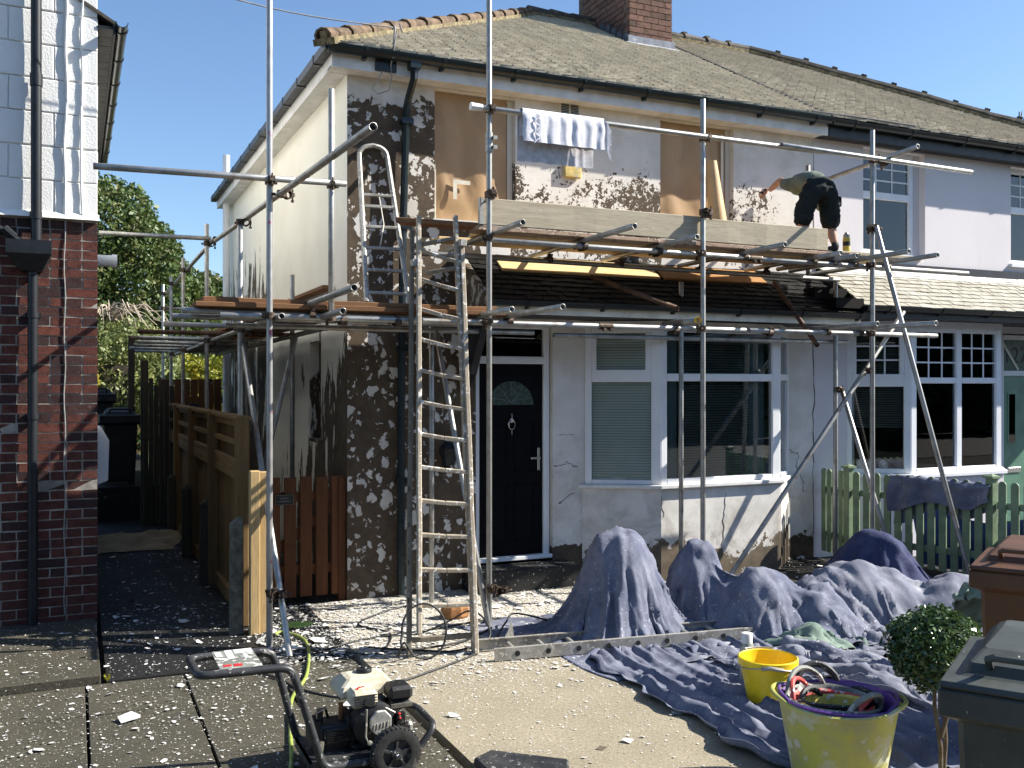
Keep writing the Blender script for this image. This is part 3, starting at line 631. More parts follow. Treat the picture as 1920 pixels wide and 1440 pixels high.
MB().box(3.66, 4.37, YF+.085, YF+.092, 2.29, 2.57).build('pane', M['glass_dark'], df)
kn = [(4.015+.035*math.cos(a), YF+.055, 1.60+.05*math.sin(a)) for a in [math.pi*(-.62+2.24*i/14-.5) for i in range(15)]]
MB().tube(kn, .007, 6).lathe([(.0, -.0), (.022, .004), (.026, .012), (.018, .02), (0, .024)], (4.015, YF+.052, 1.64), 12, 'y').box(4.008, 4.022, YF+.05, YF+.072, 1.66, 1.71).box(4.009, 4.021, YF+.05, YF+.066, 1.50, 1.55).build('door_knocker', M['chrome'], df, smooth=True)
MB().box(4.305, 4.335, YF+.055, YF+.074, 1.13, 1.36).box(4.22, 4.335, YF+.03, YF+.052, 1.245, 1.268).build('handle', M['chrome'], df, bevel=.004)
box('door_step', M['path'], H1, 3.45, 4.58, 8.42, YF-.002, -.1, .215, bevel=.01)
# bay
BA, BB, BC, BD = (4.86, YF), (5.49, 8.35), (7.03, 8.35), (7.5, YF)
def off_poly(ps, o):
    return [(ps[0][0]-o, ps[0][1]), (ps[1][0]-o*.5, ps[1][1]-o), (ps[2][0]+o*.5, ps[2][1]-o), (ps[3][0]+o, ps[3][1])]
def poly_slab(name, mat, parent, ps, z0, z1, inner=0, **k):
    back = [(ps[3][0], ps[3][1]+.002), (ps[0][0], ps[0][1]+.002)]
    return MB().prism([Vector((x, y-.003, 0)) for x, y in ps], (0, 0, z0), (0, 0, z1)).build(name, M[mat], parent, **k)
bay = poly_slab('bay', 'bay_wall', H1, [(4.79, YF), BB, BC, BD], -.1, .93, label='bay front with patched render and a brown crumbling foot')
crack(bay, [(6.3, 8.3455, .85), (6.27, 8.3455, .5), (6.25, 8.3455, .25)], .012, wander=.008)
crack(bay, [(5.49, 8.3455, .86), (5.52, 8.3455, .6)], .010, wander=.006)
poly_slab('sill', 'upvc_old', bay, off_poly([(4.79, YF), BB, BC, BD], .05), .932, .972, bevel=.006)
poly_slab('bay_head', 'upvc_old', bay, off_poly([(4.79, YF), BB, BC, BD], .01), 2.60, 2.66)
L1 = math.hypot(BB[0]-4.79, BB[1]-YF)
window(bay, (4.79, YF), (BB[0]-4.79, BB[1]-YF), [(.03, .10, .973, 2.6), (L1-.10, L1, .973, 2.6), (.1, L1-.1, .973, 1.02), (.1, L1-.1, 2.03, 2.16), (.1, L1-.1, 2.54, 2.6), (.1, .15, 2.16, 2.54), (L1-.16, L1-.1, 2.16, 2.54)],
       [(.1, L1-.1, 1.02, 2.03), (.15, L1-.16, 2.16, 2.54)], extra=[('venetian_blind', 'blind', 'slats', .1, L1-.1, 1.03, 2.58, .028, .07)])
LF = BC[0]-BB[0]
window(bay, BB, (1, 0), [(0, .075, .973, 2.6), (LF-.10, LF, .973, 2.6), (.075, LF-.1, .973, 1.03), (.075, LF-.1, 2.04, 2.12), (.075, LF-.1, 2.55, 2.6)],
       [(.075, LF-.1, 1.03, 2.04), (.075, LF-.1, 2.12, 2.55)], extra=[('venetian_blind', 'blind_dark', 'slats', .28, 1.2, 1.04, 2.58, .028, .09), ('curtain', 'curtain', 'wave', .09, .27, 1.0, 2.58, 0, .12), ('curtain', 'curtain', 'wave', 1.15, 1.44, 1.0, 2.58, 0, .14)])
LR = math.hypot(BD[0]-BC[0], BD[1]-BC[1])
window(bay, BC, (BD[0]-BC[0], BD[1]-BC[1]), [(0, .06, .973, 2.6), (LR-.06, LR, .973, 2.6), (.06, LR-.06, .973, 1.02), (.06, LR-.06, 2.05, 2.12), (.06, LR-.06, 2.54, 2.6)], [(.06, LR-.06, 1.02, 2.05), (.06, LR-.06, 2.12, 2.54)])
# pent roof over door and bay
def canopy(parent, x0, x1, dz, mat, cheek=None):
    pr = [(YF-.002, 3.27+dz), (8.03, 2.77+dz), (8.03, 2.67+dz), (YF-.002, 2.67+dz)]
    c = extr_x(MB(), pr, x0, x1).build('canopy', M['iron'], parent)
    l = math.hypot(.73, .5); sy, sz = .73/l, .5/l
    tile_field(c, 'slate', mat, (0, 8.01, 2.775+dz), (1, 0, 0), (0, sy, sz), (0, -sz, sy), 9, .096, .172, lambda s_: (x0, x1), 300, .16, .011, .003)
    gutter_x(c, x0-.02, x1, 7.965, 2.775+dz, .055, 'black_pvc', .8)
    box('fascia', M['cream'] if dz == 0 else M['iron'], c, x0, x1, 8.005, 8.028, 2.655+dz, 2.775+dz)
    return c
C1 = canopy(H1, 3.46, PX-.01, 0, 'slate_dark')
MB().prism([Vector((0, YF-.003, 2.70)), Vector((0, YF-.003, 3.30)), Vector((0, 8.02, 2.80)), Vector((0, 8.10, 2.70))], (3.40, 0, 0), (3.458, 0, 0)).build('cheek', M['cheek'], C1)
MB().prism([Vector((0, YF-.003, 1.92)), Vector((0, YF-.003, 2.66)), Vector((0, 8.12, 2.66)), Vector((0, 8.5, 2.1))], (3.43, 0, 0), (3.50, 0, 0)).build('porch_bracket', M['iron'], C1)
MB().box(7.5, 7.9, 8.0, 8.25, 2.84, 2.95).box(7.42, 7.885, 8.24, 8.45, 2.96, 3.08).build('verge_slates', M['slate_dark'], C1)
# chimney
CH = box('chimney', M['mortar_dark'], H1, 6.972, 7.648, 11.382, 12.85, 6.2, 8.66)
bms = [rough_box(.226, .10, .070, .002, k).mesh('brick', M['brick_chimney']) for k in range(4)]
hms = [rough_box(.108, .10, .070, .002, k).mesh('brick', M['brick_chimney']) for k in range(3)]
qz = Quaternion((0, 0, 1), R(90)); CB = []
for r in range(24):
    z = 6.75+r*.083; x = 6.96
    row = [.108]+[.226, .226]+[.108] if r % 2 else [.226, .226, .226]
    for l in row:
        CB.append((z, (x+l/2+.004, 11.42, z), None, l)); x += l+.0085
    y = 11.50+(0 if r % 2 else .06)
    while y < 12.6 and (z > 7.15 or y < 12.0): CB.append((z, (7.01, y+.113, z), qz, .226)); y += .2345
for (z, c, q, l) in CB[:290]:
    if z > 5.05+(c[1]-8.5)*.57-.1: piece('brick', random.choice(bms if l > .2 else hms), CH, c, q)
MB().box(6.92, 7.70, 11.33, 12.9, 8.66, 8.75).lathe([(.12, 8.75), (.105, 9.05), (.12, 9.06), (.09, 9.06), (.09, 8.8)], (7.31, 11.75, 0), 14).lathe([(.12, 8.75), (.105, 9.05), (.12, 9.06), (.09, 9.06), (.09, 8.8)], (7.31, 12.4, 0), 14).build('chimney_cap', M['brick_chimney'], CH)
zf = lambda y: 5.06+(y-8.5)*.57
MB().box(6.93, 7.69, 11.345, 11.375, zf(11.36)+.0, zf(11.36)+.13).build('flashing', M['lead'], CH)
MB().add([(6.90, 11.36, zf(11.36)+.045), (7.72, 11.36, zf(11.36)+.045), (7.74, 11.22, zf(11.22)+.045), (6.88, 11.22, zf(11.22)+.045)], [(0, 1, 2, 3)]).build('lead_apron', M['lead_pale'], CH)
mb = MB()
for k in range(5):
    y = 11.40+k*.16; z = zf(y)+.02; mb.box(6.935, 6.958, y, y+.11, z, z+.13)
mb.build('step_flashing', M['lead'], CH)
# pale timber lamp niche low on the front wall
LP = MB().lathe([(.0, .17), (.035, .165), (.09, .11), (.1, .10), (.075, .0), (.055, -.06), (0, -.065)], (3.28, 8.67, 1.29), 8).box(3.25, 3.31, 8.70, YF-.001, 1.2, 1.4).build('wall_lamp', M['iron'], H1)
# ------------------------------------------------------------------ the neighbour's house
H2 = thing('house', 'pale lilac rendered house with black fascia and a sage green front door', 'house', (10.6, YF, 0))
XR = 13.43
holes = [(8.64, 9.66, 3.60, 4.87), (11.20, 12.25, 3.60, 4.87), (11.06, 11.98, 0, 2.68), (8.5, 10.9, 0, 2.74)]
wall_y(PX+.001, XR, YF+.004, YF+.25, -.1, 5.06, holes).build('wall', M['lilac'], H2)
MB().box(XR-.25, XR, YF+.25, 16.2, -.1, 5.06).build('wall', M['lilac'], H2)
box('wall', M['room'], H2, PX+.15, XR-.25, 16.0, 16.2, -.1, 5.06)
box('floor_slab', M['room'], H2, PX+.15, XR-.26, YF+.26, 16, -.1, .2); box('floor_slab', M['room'], H2, PX+.15, XR-.26, YF+.26, 16, 2.8, 2.95)
box('partition', M['room'], H2, 10.95, 11.03, YF+.26, 12, .2, 2.8); box('partition', M['room'], H2, PX+.14, XR-.3, 11.4, 11.5, .2, 5.0)
rb = MB(); rb.add([(PX, 8.5, 5.04), (13.69, 8.5, 5.04), (9.79, 12.4, 7.27), (PX, 12.4, 7.27), (13.69, 16.3, 5.04), (PX, 16.3, 5.04)], [(0, 1, 2, 3), (1, 4, 2), (2, 4, 5, 3), (0, 5, 4, 1)])
RF2 = rb.build('roof', M['ridge'], H2)
tile_field(RF2, 'roof_tile', 'tile_right', (0, 8.47, 5.05), (1, 0, 0), (0, cs, ss), (0, -ss, cs), 45, .1, .168, lambda s_: (PX+.02, 13.69-s_*cs), 300, .15, .021)
ridge_run(RF2, (7.7, 12.4, 7.33), (9.8, 12.4, 7.33), 'ridge', 5, .095, .018, True)
ridge_run(RF2, (13.72, 8.47, 5.10), (9.81, 12.38, 7.34), 'ridge', 13, .09, .012, True)
MB().beam((PX, 8.48, 5.085), (PX, 12.3, 7.27), .035, .02).build('party_seam', M['dark'], RF2)
box('fascia', M['iron'], H2, PX+.07, 13.7, 8.575, 8.60, 4.88, 5.06); box('soffit', M['iron'], H2, PX+.001, 13.6, 8.601, YF+.003, 4.89, 4.905)
gutter_x(H2, PX+.03, 13.72, 8.51, 5.05, .06, 'black_pvc', .9)
MB().tube([(7.62, 8.50, 5.10), (8.4, 8.51, 5.115), (9.2, 8.505, 5.112)], .02, 6).build('loose_cable', M['cable'], H2)
# upstairs windows: casement below, barred light above
def upstairs(x0, x1):
    w = x1-x0; A = (x0, YF+.10)
    win = window(H2, A, (1, 0), [(0, .06, 3.6, 4.87), (w-.07, w, 3.6, 4.87), (.06, w-.07, 3.6, 3.66), (.06, w-.07, 4.28, 4.37), (.06, w-.07, 4.81, 4.87)],
        [(.06, w-.07, 3.66, 4.28), (.06, w-.07, 4.37, 4.81)], grid=[(.06, w-.07, 4.37, 4.81, 3, 3)], extra=[('curtain', 'curtain', 'wave', .3, w-.12, 3.62, 4.84, 0, .22)])
    box('sill', M['upvc'], win, x0-.03, x1+.03, YF-.04, YF+.15, 3.55, 3.595)
    box('room_wall', M['dark'], win, x0-.2, x1+.2, YF+.9, YF+.95, 3.3, 5)
upstairs(8.64, 9.56); upstairs(11.20, 12.15)
box('reveal', M['lilac'], H2, 9.565, 9.662, YF+.10, YF+.25, 3.6, 4.87)
# bay
NA, NB, NC, ND = (8.38, YF), (8.98, 8.35), (10.50, 8.35), (10.95, YF)
b2 = poly_slab('bay', 'lilac', H2, [NA, NB, NC, ND], -.1, .90)
poly_slab('sill', 'upvc', b2, off_poly([NA, NB, NC, ND], .06), .902, .95, bevel=.006)
poly_slab('bay_head', 'upvc', b2, off_poly([NA, NB, NC, ND], .01), 2.68, 2.76)
l1 = math.hypot(NB[0]-NA[0], NB[1]-NA[1]); u = (NB[0]-NA[0], NB[1]-NA[1])
window(b2, NA, u, [(.0, .06, .951, 2.68), (l1-.08, l1, .951, 2.68), (.06, l1-.08, .951, 1.01), (.06, l1-.08, 1.98, 2.13), (.06, l1-.08, 2.63, 2.68), (.06, .11, 2.13, 2.63), (l1-.13, l1-.08, 2.13, 2.63)],
       [(.06, l1-.08, 1.01, 1.98), (.11, l1-.13, 2.13, 2.63)], grid=[(.11, l1-.13, 2.13, 2.63, 3, 3)], extra=[('venetian_blind', 'blind_dark', 'slats', .06, l1-.08, 1.5, 2.6, .028, .10)])
lw = NC[0]-NB[0]; c0 = lw/2+.03
window(b2, NB, (1, 0), [(0, .09, .951, 2.68), (lw-.09, lw, .951, 2.68), (c0-.045, c0+.045, .951, 2.68), (.09, c0-.045, .951, 1.01), (c0+.045, lw-.09, .951, 1.01), (.09, c0-.045, 2.02, 2.09), (c0+.045, lw-.09, 2.02, 2.09), (.09, c0-.045, 2.63, 2.68), (c0+.045, lw-.09, 2.63, 2.68)],
       [(.09, c0-.045, 1.01, 2.02), (c0+.045, lw-.09, 1.01, 2.02), (.09, c0-.045, 2.09, 2.63), (c0+.045, lw-.09, 2.09, 2.63)],
       grid=[(.09, c0-.045, 2.09, 2.63, 3, 3), (c0+.045, lw-.09, 2.09, 2.63, 3, 3)], extra=[('venetian_blind', 'blind_dark', 'slats', .1, lw-.1, 1.3, 2.6, .03, .10)])
l3 = math.hypot(ND[0]-NC[0], ND[1]-NC[1])
window(b2, NC, (ND[0]-NC[0], ND[1]-NC[1]), [(0, .07, .951, 2.68), (l3-.07, l3, .951, 2.68), (.07, l3-.07, .951, 1.01), (.07, l3-.07, 2.02, 2.09), (.07, l3-.07, 2.63, 2.68)], [(.07, l3-.07, 1.01, 2.02), (.07, l3-.07, 2.09, 2.63)])
mb = MB()
for x in (8.62, 8.74, 8.86): mb.lathe([(.0, 0), (.05, .005), (.055, .06), (.03, .10), (0, .105)], (x-.02, YF+.02-(x-8.6)*.5, 1.0), 10, sx=1.0)
mb.build('sill_ornaments', M['upvc'], b2, smooth=True, kind='stuff')
# canopy with lead
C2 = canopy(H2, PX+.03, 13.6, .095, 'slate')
box('flashing', M['lead_dark'], C2, PX+.05, 13.6, YF-.022, YF-.003, 3.37, 3.485)
for k in range(5):
    x = PX+.06+k*1.12; MB().add([(x, YF-.03, 3.386+.004*(k % 2)), (x+1.11, YF-.03, 3.386+.004*(k % 2)), (x+1.11, YF-.16, 3.30), (x, YF-.16, 3.30)], [(0, 1, 2, 3)]).build('lead_apron', M['lead_pale'], C2)
# front door
d2 = MB().box(11.07, 11.13, YF+.05, YF+.12, .2, 2.66).box(11.91, 11.97, YF+.05, YF+.12, .2, 2.66).box(11.13, 11.91, YF+.05, YF+.12, 2.12, 2.19).box(11.13, 11.91, YF+.05, YF+.12, 2.60, 2.66).build('door', M['upvc'], H2, bevel=.005, label='sage green front door with a numbered glass light above')
box('door_leaf', M['door_green'], d2, 11.135, 11.905, YF+.07, YF+.115, .2, 2.115)
MB().box(11.22, 11.24, YF+.062, YF+.0695, 1.22, 1.9).box(11.36, 11.38, YF+.062, YF+.0695, 1.22, 1.9).box(11.24, 11.36, YF+.062, YF+.0695, 1.22, 1.24).box(11.24, 11.36, YF+.062, YF+.0695, 1.88, 1.9).build('door_light', M['door_green'], d2)
box('pane', M['glass_dark'], d2, 11.24, 11.36, YF+.064, YF+.0692, 1.24, 1.88)
box('letter_plate', M['chrome'], d2, 11.20, 11.46, YF+.058, YF+.0695, .84, .91, bevel=.004)
ng = box('frosted_pane', M['frosted'], d2, 11.13, 11.91, YF+.085, YF+.09, 2.19, 2.60)
def text(name, s_, size, mat, parent, loc, M3, ext=.001, space=1.0):
    cu = bpy.data.curves.new(name, 'FONT'); cu.body = s_; cu.size = size; cu.extrude = ext; cu.align_x = 'CENTER'; cu.align_y = 'CENTER'; cu.space_character = space; cu.space_line = .95; cu.resolution_u = 3
    t = bpy.data.objects.new(name, cu); COL.objects.link(t); dg = bpy.context.evaluated_depsgraph_get(); me = bpy.data.meshes.new_from_object(t.evaluated_get(dg)); bpy.data.objects.remove(t)
    me.materials.clear(); me.materials.append(M[mat]); me.transform(M3.to_4x4()); return piece(name, me, parent, loc)
up = Matrix(((1, 0, 0), (0, 0, -1), (0, 1, 0)))
text('house_number', '127', .30, 'print_black', ng, (11.39, YF+.083, 2.385), up, .001, 1.05)
MB().beam((11.14, YF+.079, 2.56), (11.44, YF+.079, 2.20), .035, .004, (0, 1, 0)).build('pale_strip', M['cream'], ng)  # pale diagonal strip across the numbered glass
box('door_step', M['path'], H2, 10.99, 12.05, 8.45, YF, -.1, .19)

# ------------------------------------------------------------------ the house on the left
H3 = thing('house', 'brick house with white painted blockwork above and a black rainwater pipe', 'house', (-.9, 8.85, 0))
X3 = .178; wl = box('wall', M['mortar'], H3, -2.6, X3-.004, 8.8545, 14.4, -.1, 3.40)
wu = box('wall', M['white_block'], H3, -2.6, X3-.002, 8.866, 14.4, 3.40, 6.6, label='white painted upper wall')
bm3 = [rough_box(.232, .10, .069, .0022, k).mesh('brick', M['brick']) for k in range(5)]; bh3 = [rough_box(.112, .10, .069, .0022, k+9).mesh('brick', M['brick']) for k in range(4)]
cand = []
for r in range(42):
    z = .035+r*.0805; hd = r % 4 == 1; x = X3; first = True
    while x > -1.75:
        l = .112 if hd or (first and r % 2) or random.random() < .12 else .232
        cand.append((Vector((x-l/2, 8.90+random.gauss(0, .0016), z+random.gauss(0, .001))), l)); x -= l+.0115; first = False
cand.sort(key=lambda q: (q[0]-Vector((0, 0, 2))).length)
for c, l in cand[:300]: piece('brick', random.choice(bm3 if l > .2 else bh3), wl, c, Quaternion((1, random.gauss(0, .004), random.gauss(0, .005), random.gauss(0, .004))))
mb = MB()
for c, l in cand[300:]: mb.box(c.x-l/2, c.x+l/2, c.y-.05, c.y+.05, c.z-.036, c.z+.036)
mb.build('bricks', M['brick'], wl, kind='stuff')
bmw = []
for k in range(4):
    q = rough_box(.665, .09, .272, .004, k+30); me = q.mesh('block', M['white_block']); bmw.append(me)
for r in range(11):
    z = 3.56+r*.281; x = X3-(.0 if r % 2 else .335); 
    if r % 2 == 0: 
        o = piece('block', bmw[r % 4], wu, (X3-.166, 8.895, z), None, (.49, 1, 1)); m = o.modifiers.new('b', 'BEVEL'); m.width = .008; m.segments = 2
    while x > -2.2:
        o = piece('block', random.choice(bmw), wu, (x-.334, 8.895+random.gauss(0, .0015), z)); m = o.modifiers.new('b', 'BEVEL'); m.width = .008; m.segments = 2; x -= .675
MB().prism([Vector((0, 8.80, 3.385)), Vector((0, 8.866, 3.385)), Vector((0, 8.866, 3.44)), Vector((0, 8.845, 3.44))], (-2.6, 0, 0), (X3+.012, 0, 0)).build('drip_band', M['white_block'], H3)
# pipes
pu = MB().tube([(-.285, 8.775, 6.6), (-.285, 8.775, 3.06)], .042, 12).tube([(-.285, 8.775, 4.45), (-.285, 8.775, 4.55)], .049, 12).tube([(-.287, 8.775, 3.36), (-.287, 8.775, 3.42)], .049, 12).build('rainwater_pipe', M['iron'], H3, smooth=True)
hop = MB(); hop.add([(-.50, 8.62, 3.17), (-.17, 8.62, 3.17), (-.17, 8.845, 3.17), (-.50, 8.845, 3.17), (-.50, 8.62, 3.06), (-.17, 8.62, 3.06), (-.17, 8.845, 3.06), (-.50, 8.845, 3.06), (-.40, 8.72, 2.93), (-.24, 8.72, 2.93), (-.24, 8.845, 2.93), (-.40, 8.845, 2.93)],
    [(0, 1, 5, 4), (1, 2, 6, 5), (2, 3, 7, 6), (3, 0, 4, 7), (4, 5, 9, 8), (5, 6, 10, 9), (6, 7, 11, 10), (7, 4, 8, 11), (8, 9, 10, 11)]); hop.build('hopper', M['iron'], H3)
MB().tube([(-.31, 8.775, 2.95), (-.312, 8.775, -.02)], .040, 12).tube([(-.31, 8.775, 2.55), (-.31, 8.775, 2.60)], .048, 12).tube([(-.31, 8.775, 1.72), (-.31, 8.775, 1.77)], .048, 12).box(-.37, -.25, 8.80, 8.85, 1.73, 1.76).box(-.37, -.25, 8.80, 8.85, 2.56, 2.59).build('rainwater_pipe', M['iron'], H3, smooth=True)
MB().tube([(-1.2, 8.78, 3.50), (-.6, 8.78, 3.30), (-.40, 8.78, 3.17)], .026, 8).tube([(-.52, 8.78, 3.272), (-.44, 8.78, 3.20)], .034, 8).build('waste_pipe', M['iron'], H3, smooth=True)
def wavy(x0, x1, seed, z1=6.6, z0=3.42):
    return [(x0+(x1-x0)*i/40+.011*mnoise.noise(Vector((i*.17, seed, 0)))*2, 8.84-.006*abs(math.sin(i)), z1+(z0-z1)*i/40) for i in range(41)]
MB().tube(wavy(-.055, -.075, 2.2), .012, 6).build('wall_cable', M['white_block'], H3, smooth=True); MB().tube(wavy(.062, .052, 8.4), .009, 6).build('wall_cable', M['white_block'], H3, smooth=True)
MB().tube([(-.075+.006*math.sin(i*1.3), 8.843, 3.42-i*.115) for i in range(30)], .005, 5).build('wall_cable', M['grey_cable'], H3)
# eaves
e3 = MB().add([(.32, 8.83, 5.09), (.32, 14.45, 5.09), (-2.6, 14.45, 6.8), (-2.6, 8.83, 6.8), (.32, 8.83, 5.06), (.32, 14.45, 5.06), (-2.6, 14.45, 6.77), (-2.6, 8.83, 6.77)], [(0, 1, 2, 3), (4, 7, 6, 5), (0, 4, 5, 1), (0, 3, 7, 4), (1, 5, 6, 2)]).build('roof', M['ridge'], H3)
me = MB().box(-.07, .055, -.112, .112, -.012, .012).mesh('soffit_board', M['iron'])
for k in range(25): piece('soffit_board', me, e3, (.25, 8.95+k*.232, 5.035))
MB().box(.30, .318, 8.83, 14.45, 4.98, 5.07).build('fascia', M['iron'], e3)
gx = MB(); extr_y(gx, [(p[0], p[1]) for p in half_round(.365, 5.06, .05)], 8.72, 14.5); g3 = gx.build('gutter', M['black_pvc'], e3, smooth=True)
mb = MB(); extr_y(mb, half_round(0, 0, .058), -.02, .02); me = mb.mesh('gutter_bracket', M['iron'])
for k in range(8): piece('gutter_bracket', me, g3, (.365, 8.9+k*.78, 5.06))
MB().tube([(.17, 11.0, 3.31), (.37, 11.0, 3.31)], .062, 14).tube([(.36, 11, 3.31), (.41, 11, 3.31)], .072, 14).build('boiler_flue', M['upvc'], H3, smooth=True)
MB().prism([Vector((X3, 0, 1.10)), Vector((.275, 0, 1.14)), Vector((.285, 0, 1.50)), Vector((.22, 0, 1.62)), Vector((X3, 0, 1.63))], (0, 9.4, 0), (0, 9.75, 0)).build('meter_box', M['upvc'], H3)
# ------------------------------------------------------------------ scaffold
SC = thing('scaffold', 'tube and clamp scaffold round the front and side of the stripped house', 'scaffold', (3.4, 7.48, 0))
def tube_mesh(r=.0242, t=.004, n=14):
    mb = MB()
    for rr, zz in ((r, 0), (r, 1), (r-t, 1), (r-t, 0)):
        for j in range(n): a = 2*math.pi*j/n; mb.v.append((rr*math.cos(a), rr*math.sin(a), zz))
    mb.f = [(i*n+j, i*n+(j+1) % n, ((i+1) % 4)*n+(j+1) % n, ((i+1) % 4)*n+j) for i in range(4) for j in range(n)]; mb.m = [0]*len(mb.f); return mb
TM = {k: tube_mesh().mesh('tube', M[k], smooth=True) for k in ('galv', 'galv_pink', 'rusty')}
for me in TM.values():
    for p in me.polygons: p.use_smooth = True
cm = MB()
for ax, c in (('z', 0), ('x', .05)):
    n = 12
    prof = [(.0265, -.026), (.036, -.026), (.036, .026), (.0265, .026)]
    cm.lathe(prof, (0, 0, 0) if ax == 'z' else (0, c, 0), n, ax)
cm.box(-.012, .012, .015, .036, -.024, .024).box(-.058, -.03, -.012, .012, -.02, .02).box(-.02, .02, .08, .10, -.014, .014)
cm.tube([(-.045, -.05, .0), (-.045, .035, 0)], .007, 6).tube([(0, .09, -.05), (0, .09, .045)], .007, 6).tube([(-.045, -.052, 0), (-.045, -.036, 0)], .013, 6).tube([(0, .09, -.055), (0, .09, -.038)], .013, 6)
CM = cm.mesh('coupler', M['coupler'])
def tube(name, a, b_, mat='galv', lab=None):
    a, b_ = Vector(a), Vector(b_); d = b_-a
    o = piece(name, TM[mat], SC, a, d.to_track_quat('Z', 'Y') @ Quaternion((0, 0, 1), random.random()*6), (1, 1, d.length))
    if lab: o['label'] = lab
    return o
def coup(p, face='-y', roll=0):
    q = Quaternion((0, 0, 1), {'-y': math.pi, '+y': 0, '-x': math.pi/2, '+x': -math.pi/2}[face]) @ Quaternion((0, 1, 0), roll)
    piece('coupler', CM, SC, p, q @ Quaternion((0, 0, 1), random.gauss(0, .15)))
YO = 7.45
ST = {1: (1.357, 7.45), 2: (3.17, 7.42), 3: (5.363, 7.45), 4: (7.47, 7.45)}
tops = {1: 7.2, 2: 7.2, 3: 4.68, 4: 4.62}
for k, (x, y) in ST.items(): tube('standard', (x, y, 0), (x, y, tops[k]), 'galv_pink' if k == 1 else 'galv', 'upright with smears of pink paint' if k == 1 else None)
for (x, y, z0, z1) in ((1.84, 7.47, 2.50, 4.33), (2.05, 9.98, .0, 3.14), (2.98, 8.32, 0, 2.60), (5.62, 8.18, 0, 3.05), (7.68, 8.2, 0, 3.15), (7.60, 8.55, 3.2, 4.5), (2.08, 13.0, 0, 3.1), (2.1, 11.5, 0, 2.9)): tube('standard', (x, y, z0), (x, y, z1))
for (y, z) in ((8.9, 3.49), (11.3, 3.82), (13.9, 3.75), (15.7, 3.68), (17.2, 3.70)): tube('standard', (1.36, y, 0), (1.36, y, z))
# ledgers along the front
tube('ledger', (1.0, 7.515, 2.53), (5.9, 7.515, 2.53)); tube('ledger', (5.95, 7.515, 2.53), (8.45, 7.515, 2.53)); tube('ledger', (1.15, 8.28, 2.50), (4.0, 8.28, 2.50))
tube('ledger', (3.15, 7.515, 3.235), (6.1, 7.515, 3.235)); tube('ledger', (6.1, 7.515, 3.225), (8.92, 7.515, 3.225)); tube('ledger', (2.75, 8.22, 3.19), (7.75, 8.22, 3.17)); tube('ledger', (4.2, 8.25, 2.48), (7.9, 8.25, 2.48))
tube('guard_rail', (3.0, 7.38, 4.31), (6.75, 7.38, 4.31)); tube('guard_rail', (6.2, 7.34, 4.315), (8.82, 7.38, 4.30)); tube('guard_rail', (.12, 7.385, 3.545), (1.94, 7.40, 3.58))
MB().tube([(2.985, 7.38, 4.31), (3.09, 7.38, 4.31)], [.034, .029], 10).build('end_cap', M['print_white'], SC, smooth=True)
# ledgers along the side
for a, b_ in (((1.42, 7.3, 2.52), (1.42, 12.5, 2.50)), ((1.42, 12.4, 2.49), (1.42, 17.4, 2.47)), ((2.0, 8.4, 2.50), (2.0, 15, 2.47))): tube('ledger', a, b_)
tube('guard_rail', (1.43, 4.9, 3.36), (1.42, 11.0, 3.60)); tube('guard_rail', (1.41, 11.0, 3.62), (1.41, 17.35, 3.55)); tube('guard_rail', (.24, 11.25, 3.64), (1.40, 11.25, 3.65)); tube('guard_rail', (1.3, 17.25, 3.30), (2.3, 17.25, 3.30)); tube('guard_rail', (1.4, 11.35, 2.05), (2.1, 16.9, 2.03))
tube('ledger', (1.2, 17.2, 1.95), (2.4, 17.2, 1.95))
# transoms: side lift
for k, (y, x0, x1, m) in enumerate(((7.60, .735, 3.2, 'galv'), (8.24, .72, 3.3, 'galv'), (9.29, .74, 2.25, 'galv'), (10.6, .59, 2.25, 'rusty'), (11.9, .585, 2.25, 'galv'), (13.0, .715, 2.25, 'galv'), (13.9, .73, 2.25, 'galv'), (14.9, .72, 2.25, 'galv'), (16.0, .8, 2.2, 'galv'))):
    tube('transom', (x0, y, 2.565-.004*k), (x1, y, 2.56-.004*k), m)
# transoms: poking out over the drive
for (x, y, z, yb) in ((3.216, 6.85, 3.285, 8.6), (4.115, 6.64, 3.285, 8.65), (4.908, 6.9, 3.285, 8.6), (5.88, 6.91, 3.28, 8.65), (6.73, 7.11, 3.275, 8.6), (7.01, 7.19, 3.275, 8.4), (7.265, 6.78, 3.28, 8.5), (7.72, 6.85, 3.28, 8.65)): tube('transom', (x, y, z), (x+.03, yb, z))
for (x, y, z, yb) in ((3.13, 6.87, 2.595, 8.0), (3.378, 6.48, 2.595, 8.1), (5.14, 7.22, 2.59, 7.8), (6.915, 6.83, 2.58, 8.3), (7.35, 6.54, 2.58, 8.2), (1.67, 6.16, 2.64, 8.4), (1.76, 6.8, 2.535, 7.7)): tube('transom', (x, y, z), (x+.02, yb, z))
MB().lathe([(.027, -.008), (.027, .03), (.022, .03)], (5.14, 7.21, 2.59), 12, 'y').build('end_cap', M['yellow'], SC)
# raking tubes
tube('brace', (1.44, 7.10, 0), (1.385, 8.98, 2.47)); tube('brace', (3.12, 7.31, 0), (3.0, 8.26, 2.5)); tube('brace', (5.62, 7.56, 0), (8.02, 7.56, 2.78)); tube('brace', (7.92, 6.6, 0), (7.45, 7.38, 3.62)); tube('brace', (7.72, 7.4, .15), (7.70, 8.13, 1.95)); tube('brace', (1.52, 9.3, .7), (1.9, 9.1, 2.45))
tube('brace', (5.2, 7.6, 2.72), (4.55, 8.15, 3.05), 'rusty', 'rusty short tube under the upper boards'); tube('brace', (6.85, 7.57, 2.40), (6.95, 8.35, 3.12), 'rusty', 'rusty tube running up under the boards'); tube('guard_rail', (7.62, 7.0, 4.37), (7.62, 8.55, 4.27))
